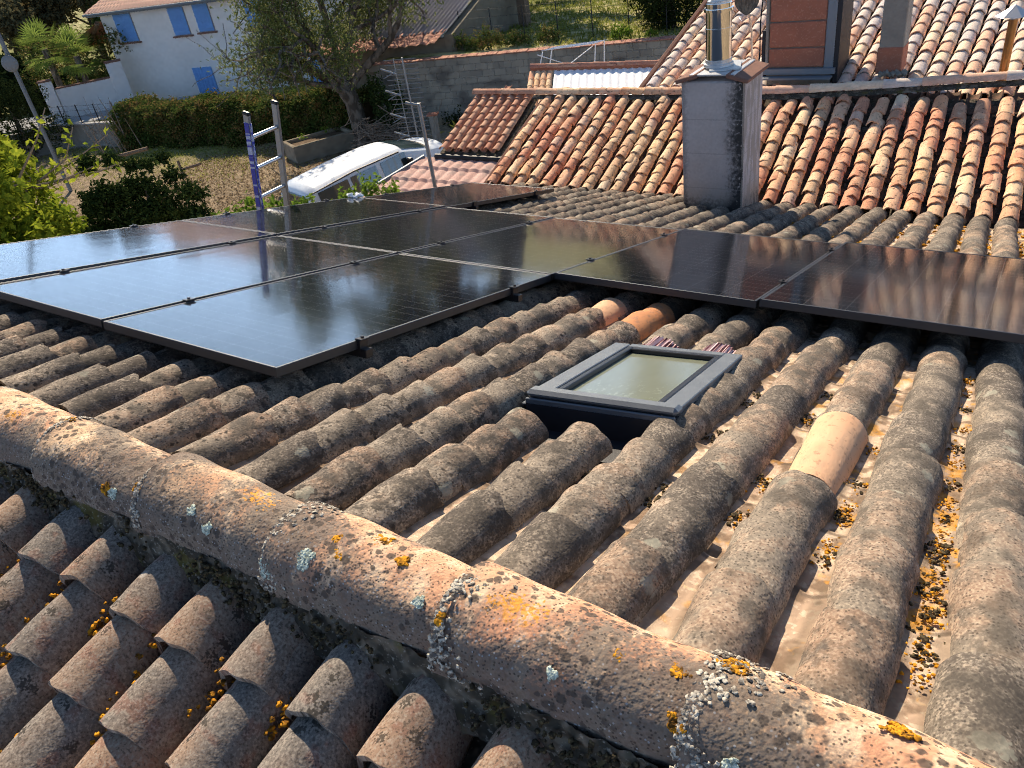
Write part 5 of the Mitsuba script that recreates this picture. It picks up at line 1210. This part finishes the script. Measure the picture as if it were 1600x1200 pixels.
# timber lying in the garden
tm = thing('timber_beam', 'old timber beam lying on the grass near the retaining wall', 'timber'); put('beam', tube([(-27.5, 14.5, -5.65), (-25.0, 16.3, -5.35)], .08, 6), 'm_wood', tm)
tm = thing('broken_trestle', 'small broken wooden trestle on the grass beside the dark shrub', 'timber'); put('upright', tube([(-20.5, 14.6, -5.75), (-20.7, 14.7, -5.15)], .05, 6), 'm_wood', tm); put('rail', tube([(-20.6, 14.65, -5.45), (-20.0, 15.1, -5.35)], .05, 6), 'm_wood', tm)
# bare twigs of a shrub at the left end of the hedge
tw_ = thing('bare_shrub', 'bare twiggy shrub at the left end of the long hedge', 'shrub'); rtw = np.random.default_rng(140); ms = []
for _ in range(26):
    b_ = np.array([-28.4 + rtw.normal(0, .7), 17.3 + rtw.normal(0, .4), ZG]); d = unit(np.array([rtw.normal(0, .28), rtw.normal(0, .28), 1])); l = rtw.uniform(1.4, 2.4); ms.append(tube([b_, b_ + d * l * .5 + rtw.normal(0, .05, 3), b_ + d * l], [.03, .02, .008], 4))
put('branches', cat(*ms), 'm_twig', tw_, kind='stuff')
# grass and leaf litter on the garden
rg = np.random.default_rng(150)
n = 16000; X = rg.uniform(-32, -11, n); Y = rg.uniform(9, 18.2, n); gmask = rg.random(n) < np.clip((Y - 12.5) / 4, .05, 1) * np.clip((-17 - X) / 4, .06, 1)
X, Y = X[gmask], Y[gmask]; put('grass', leaves(np.stack([X, Y, ground_z(X, Y) + .05], -1), .12, rg, .16, -.6, -2.0), 'm_grass_blade', kind='stuff', label='short green and dry grass on the garden', category='grass')
n = 16000; X = rg.uniform(-22, -8, n); Y = rg.uniform(8, 18.5, n); put('leaf_litter', leaves(np.stack([X, Y, ground_z(X, Y) + .02], -1), .075, rg, .7, 1.5, 0), 'm_litter', kind='stuff', label='dry fallen leaves scattered over the brown earth', category='leaves')
n = 22000; X = rg.uniform(-24, -3, n); Y = rg.uniform(22, 46, n); kk_ = Y > 23.9 + .235 * X; X, Y = X[kk_], Y[kk_]; put('meadow_grass', leaves(np.stack([X, Y, ground_z(X, Y) + .06], -1), .22, rg, .14, -.6, -2.0), 'm_grass_blade', kind='stuff', label='dry tufted grass on the lawn behind the block wall', category='grass')
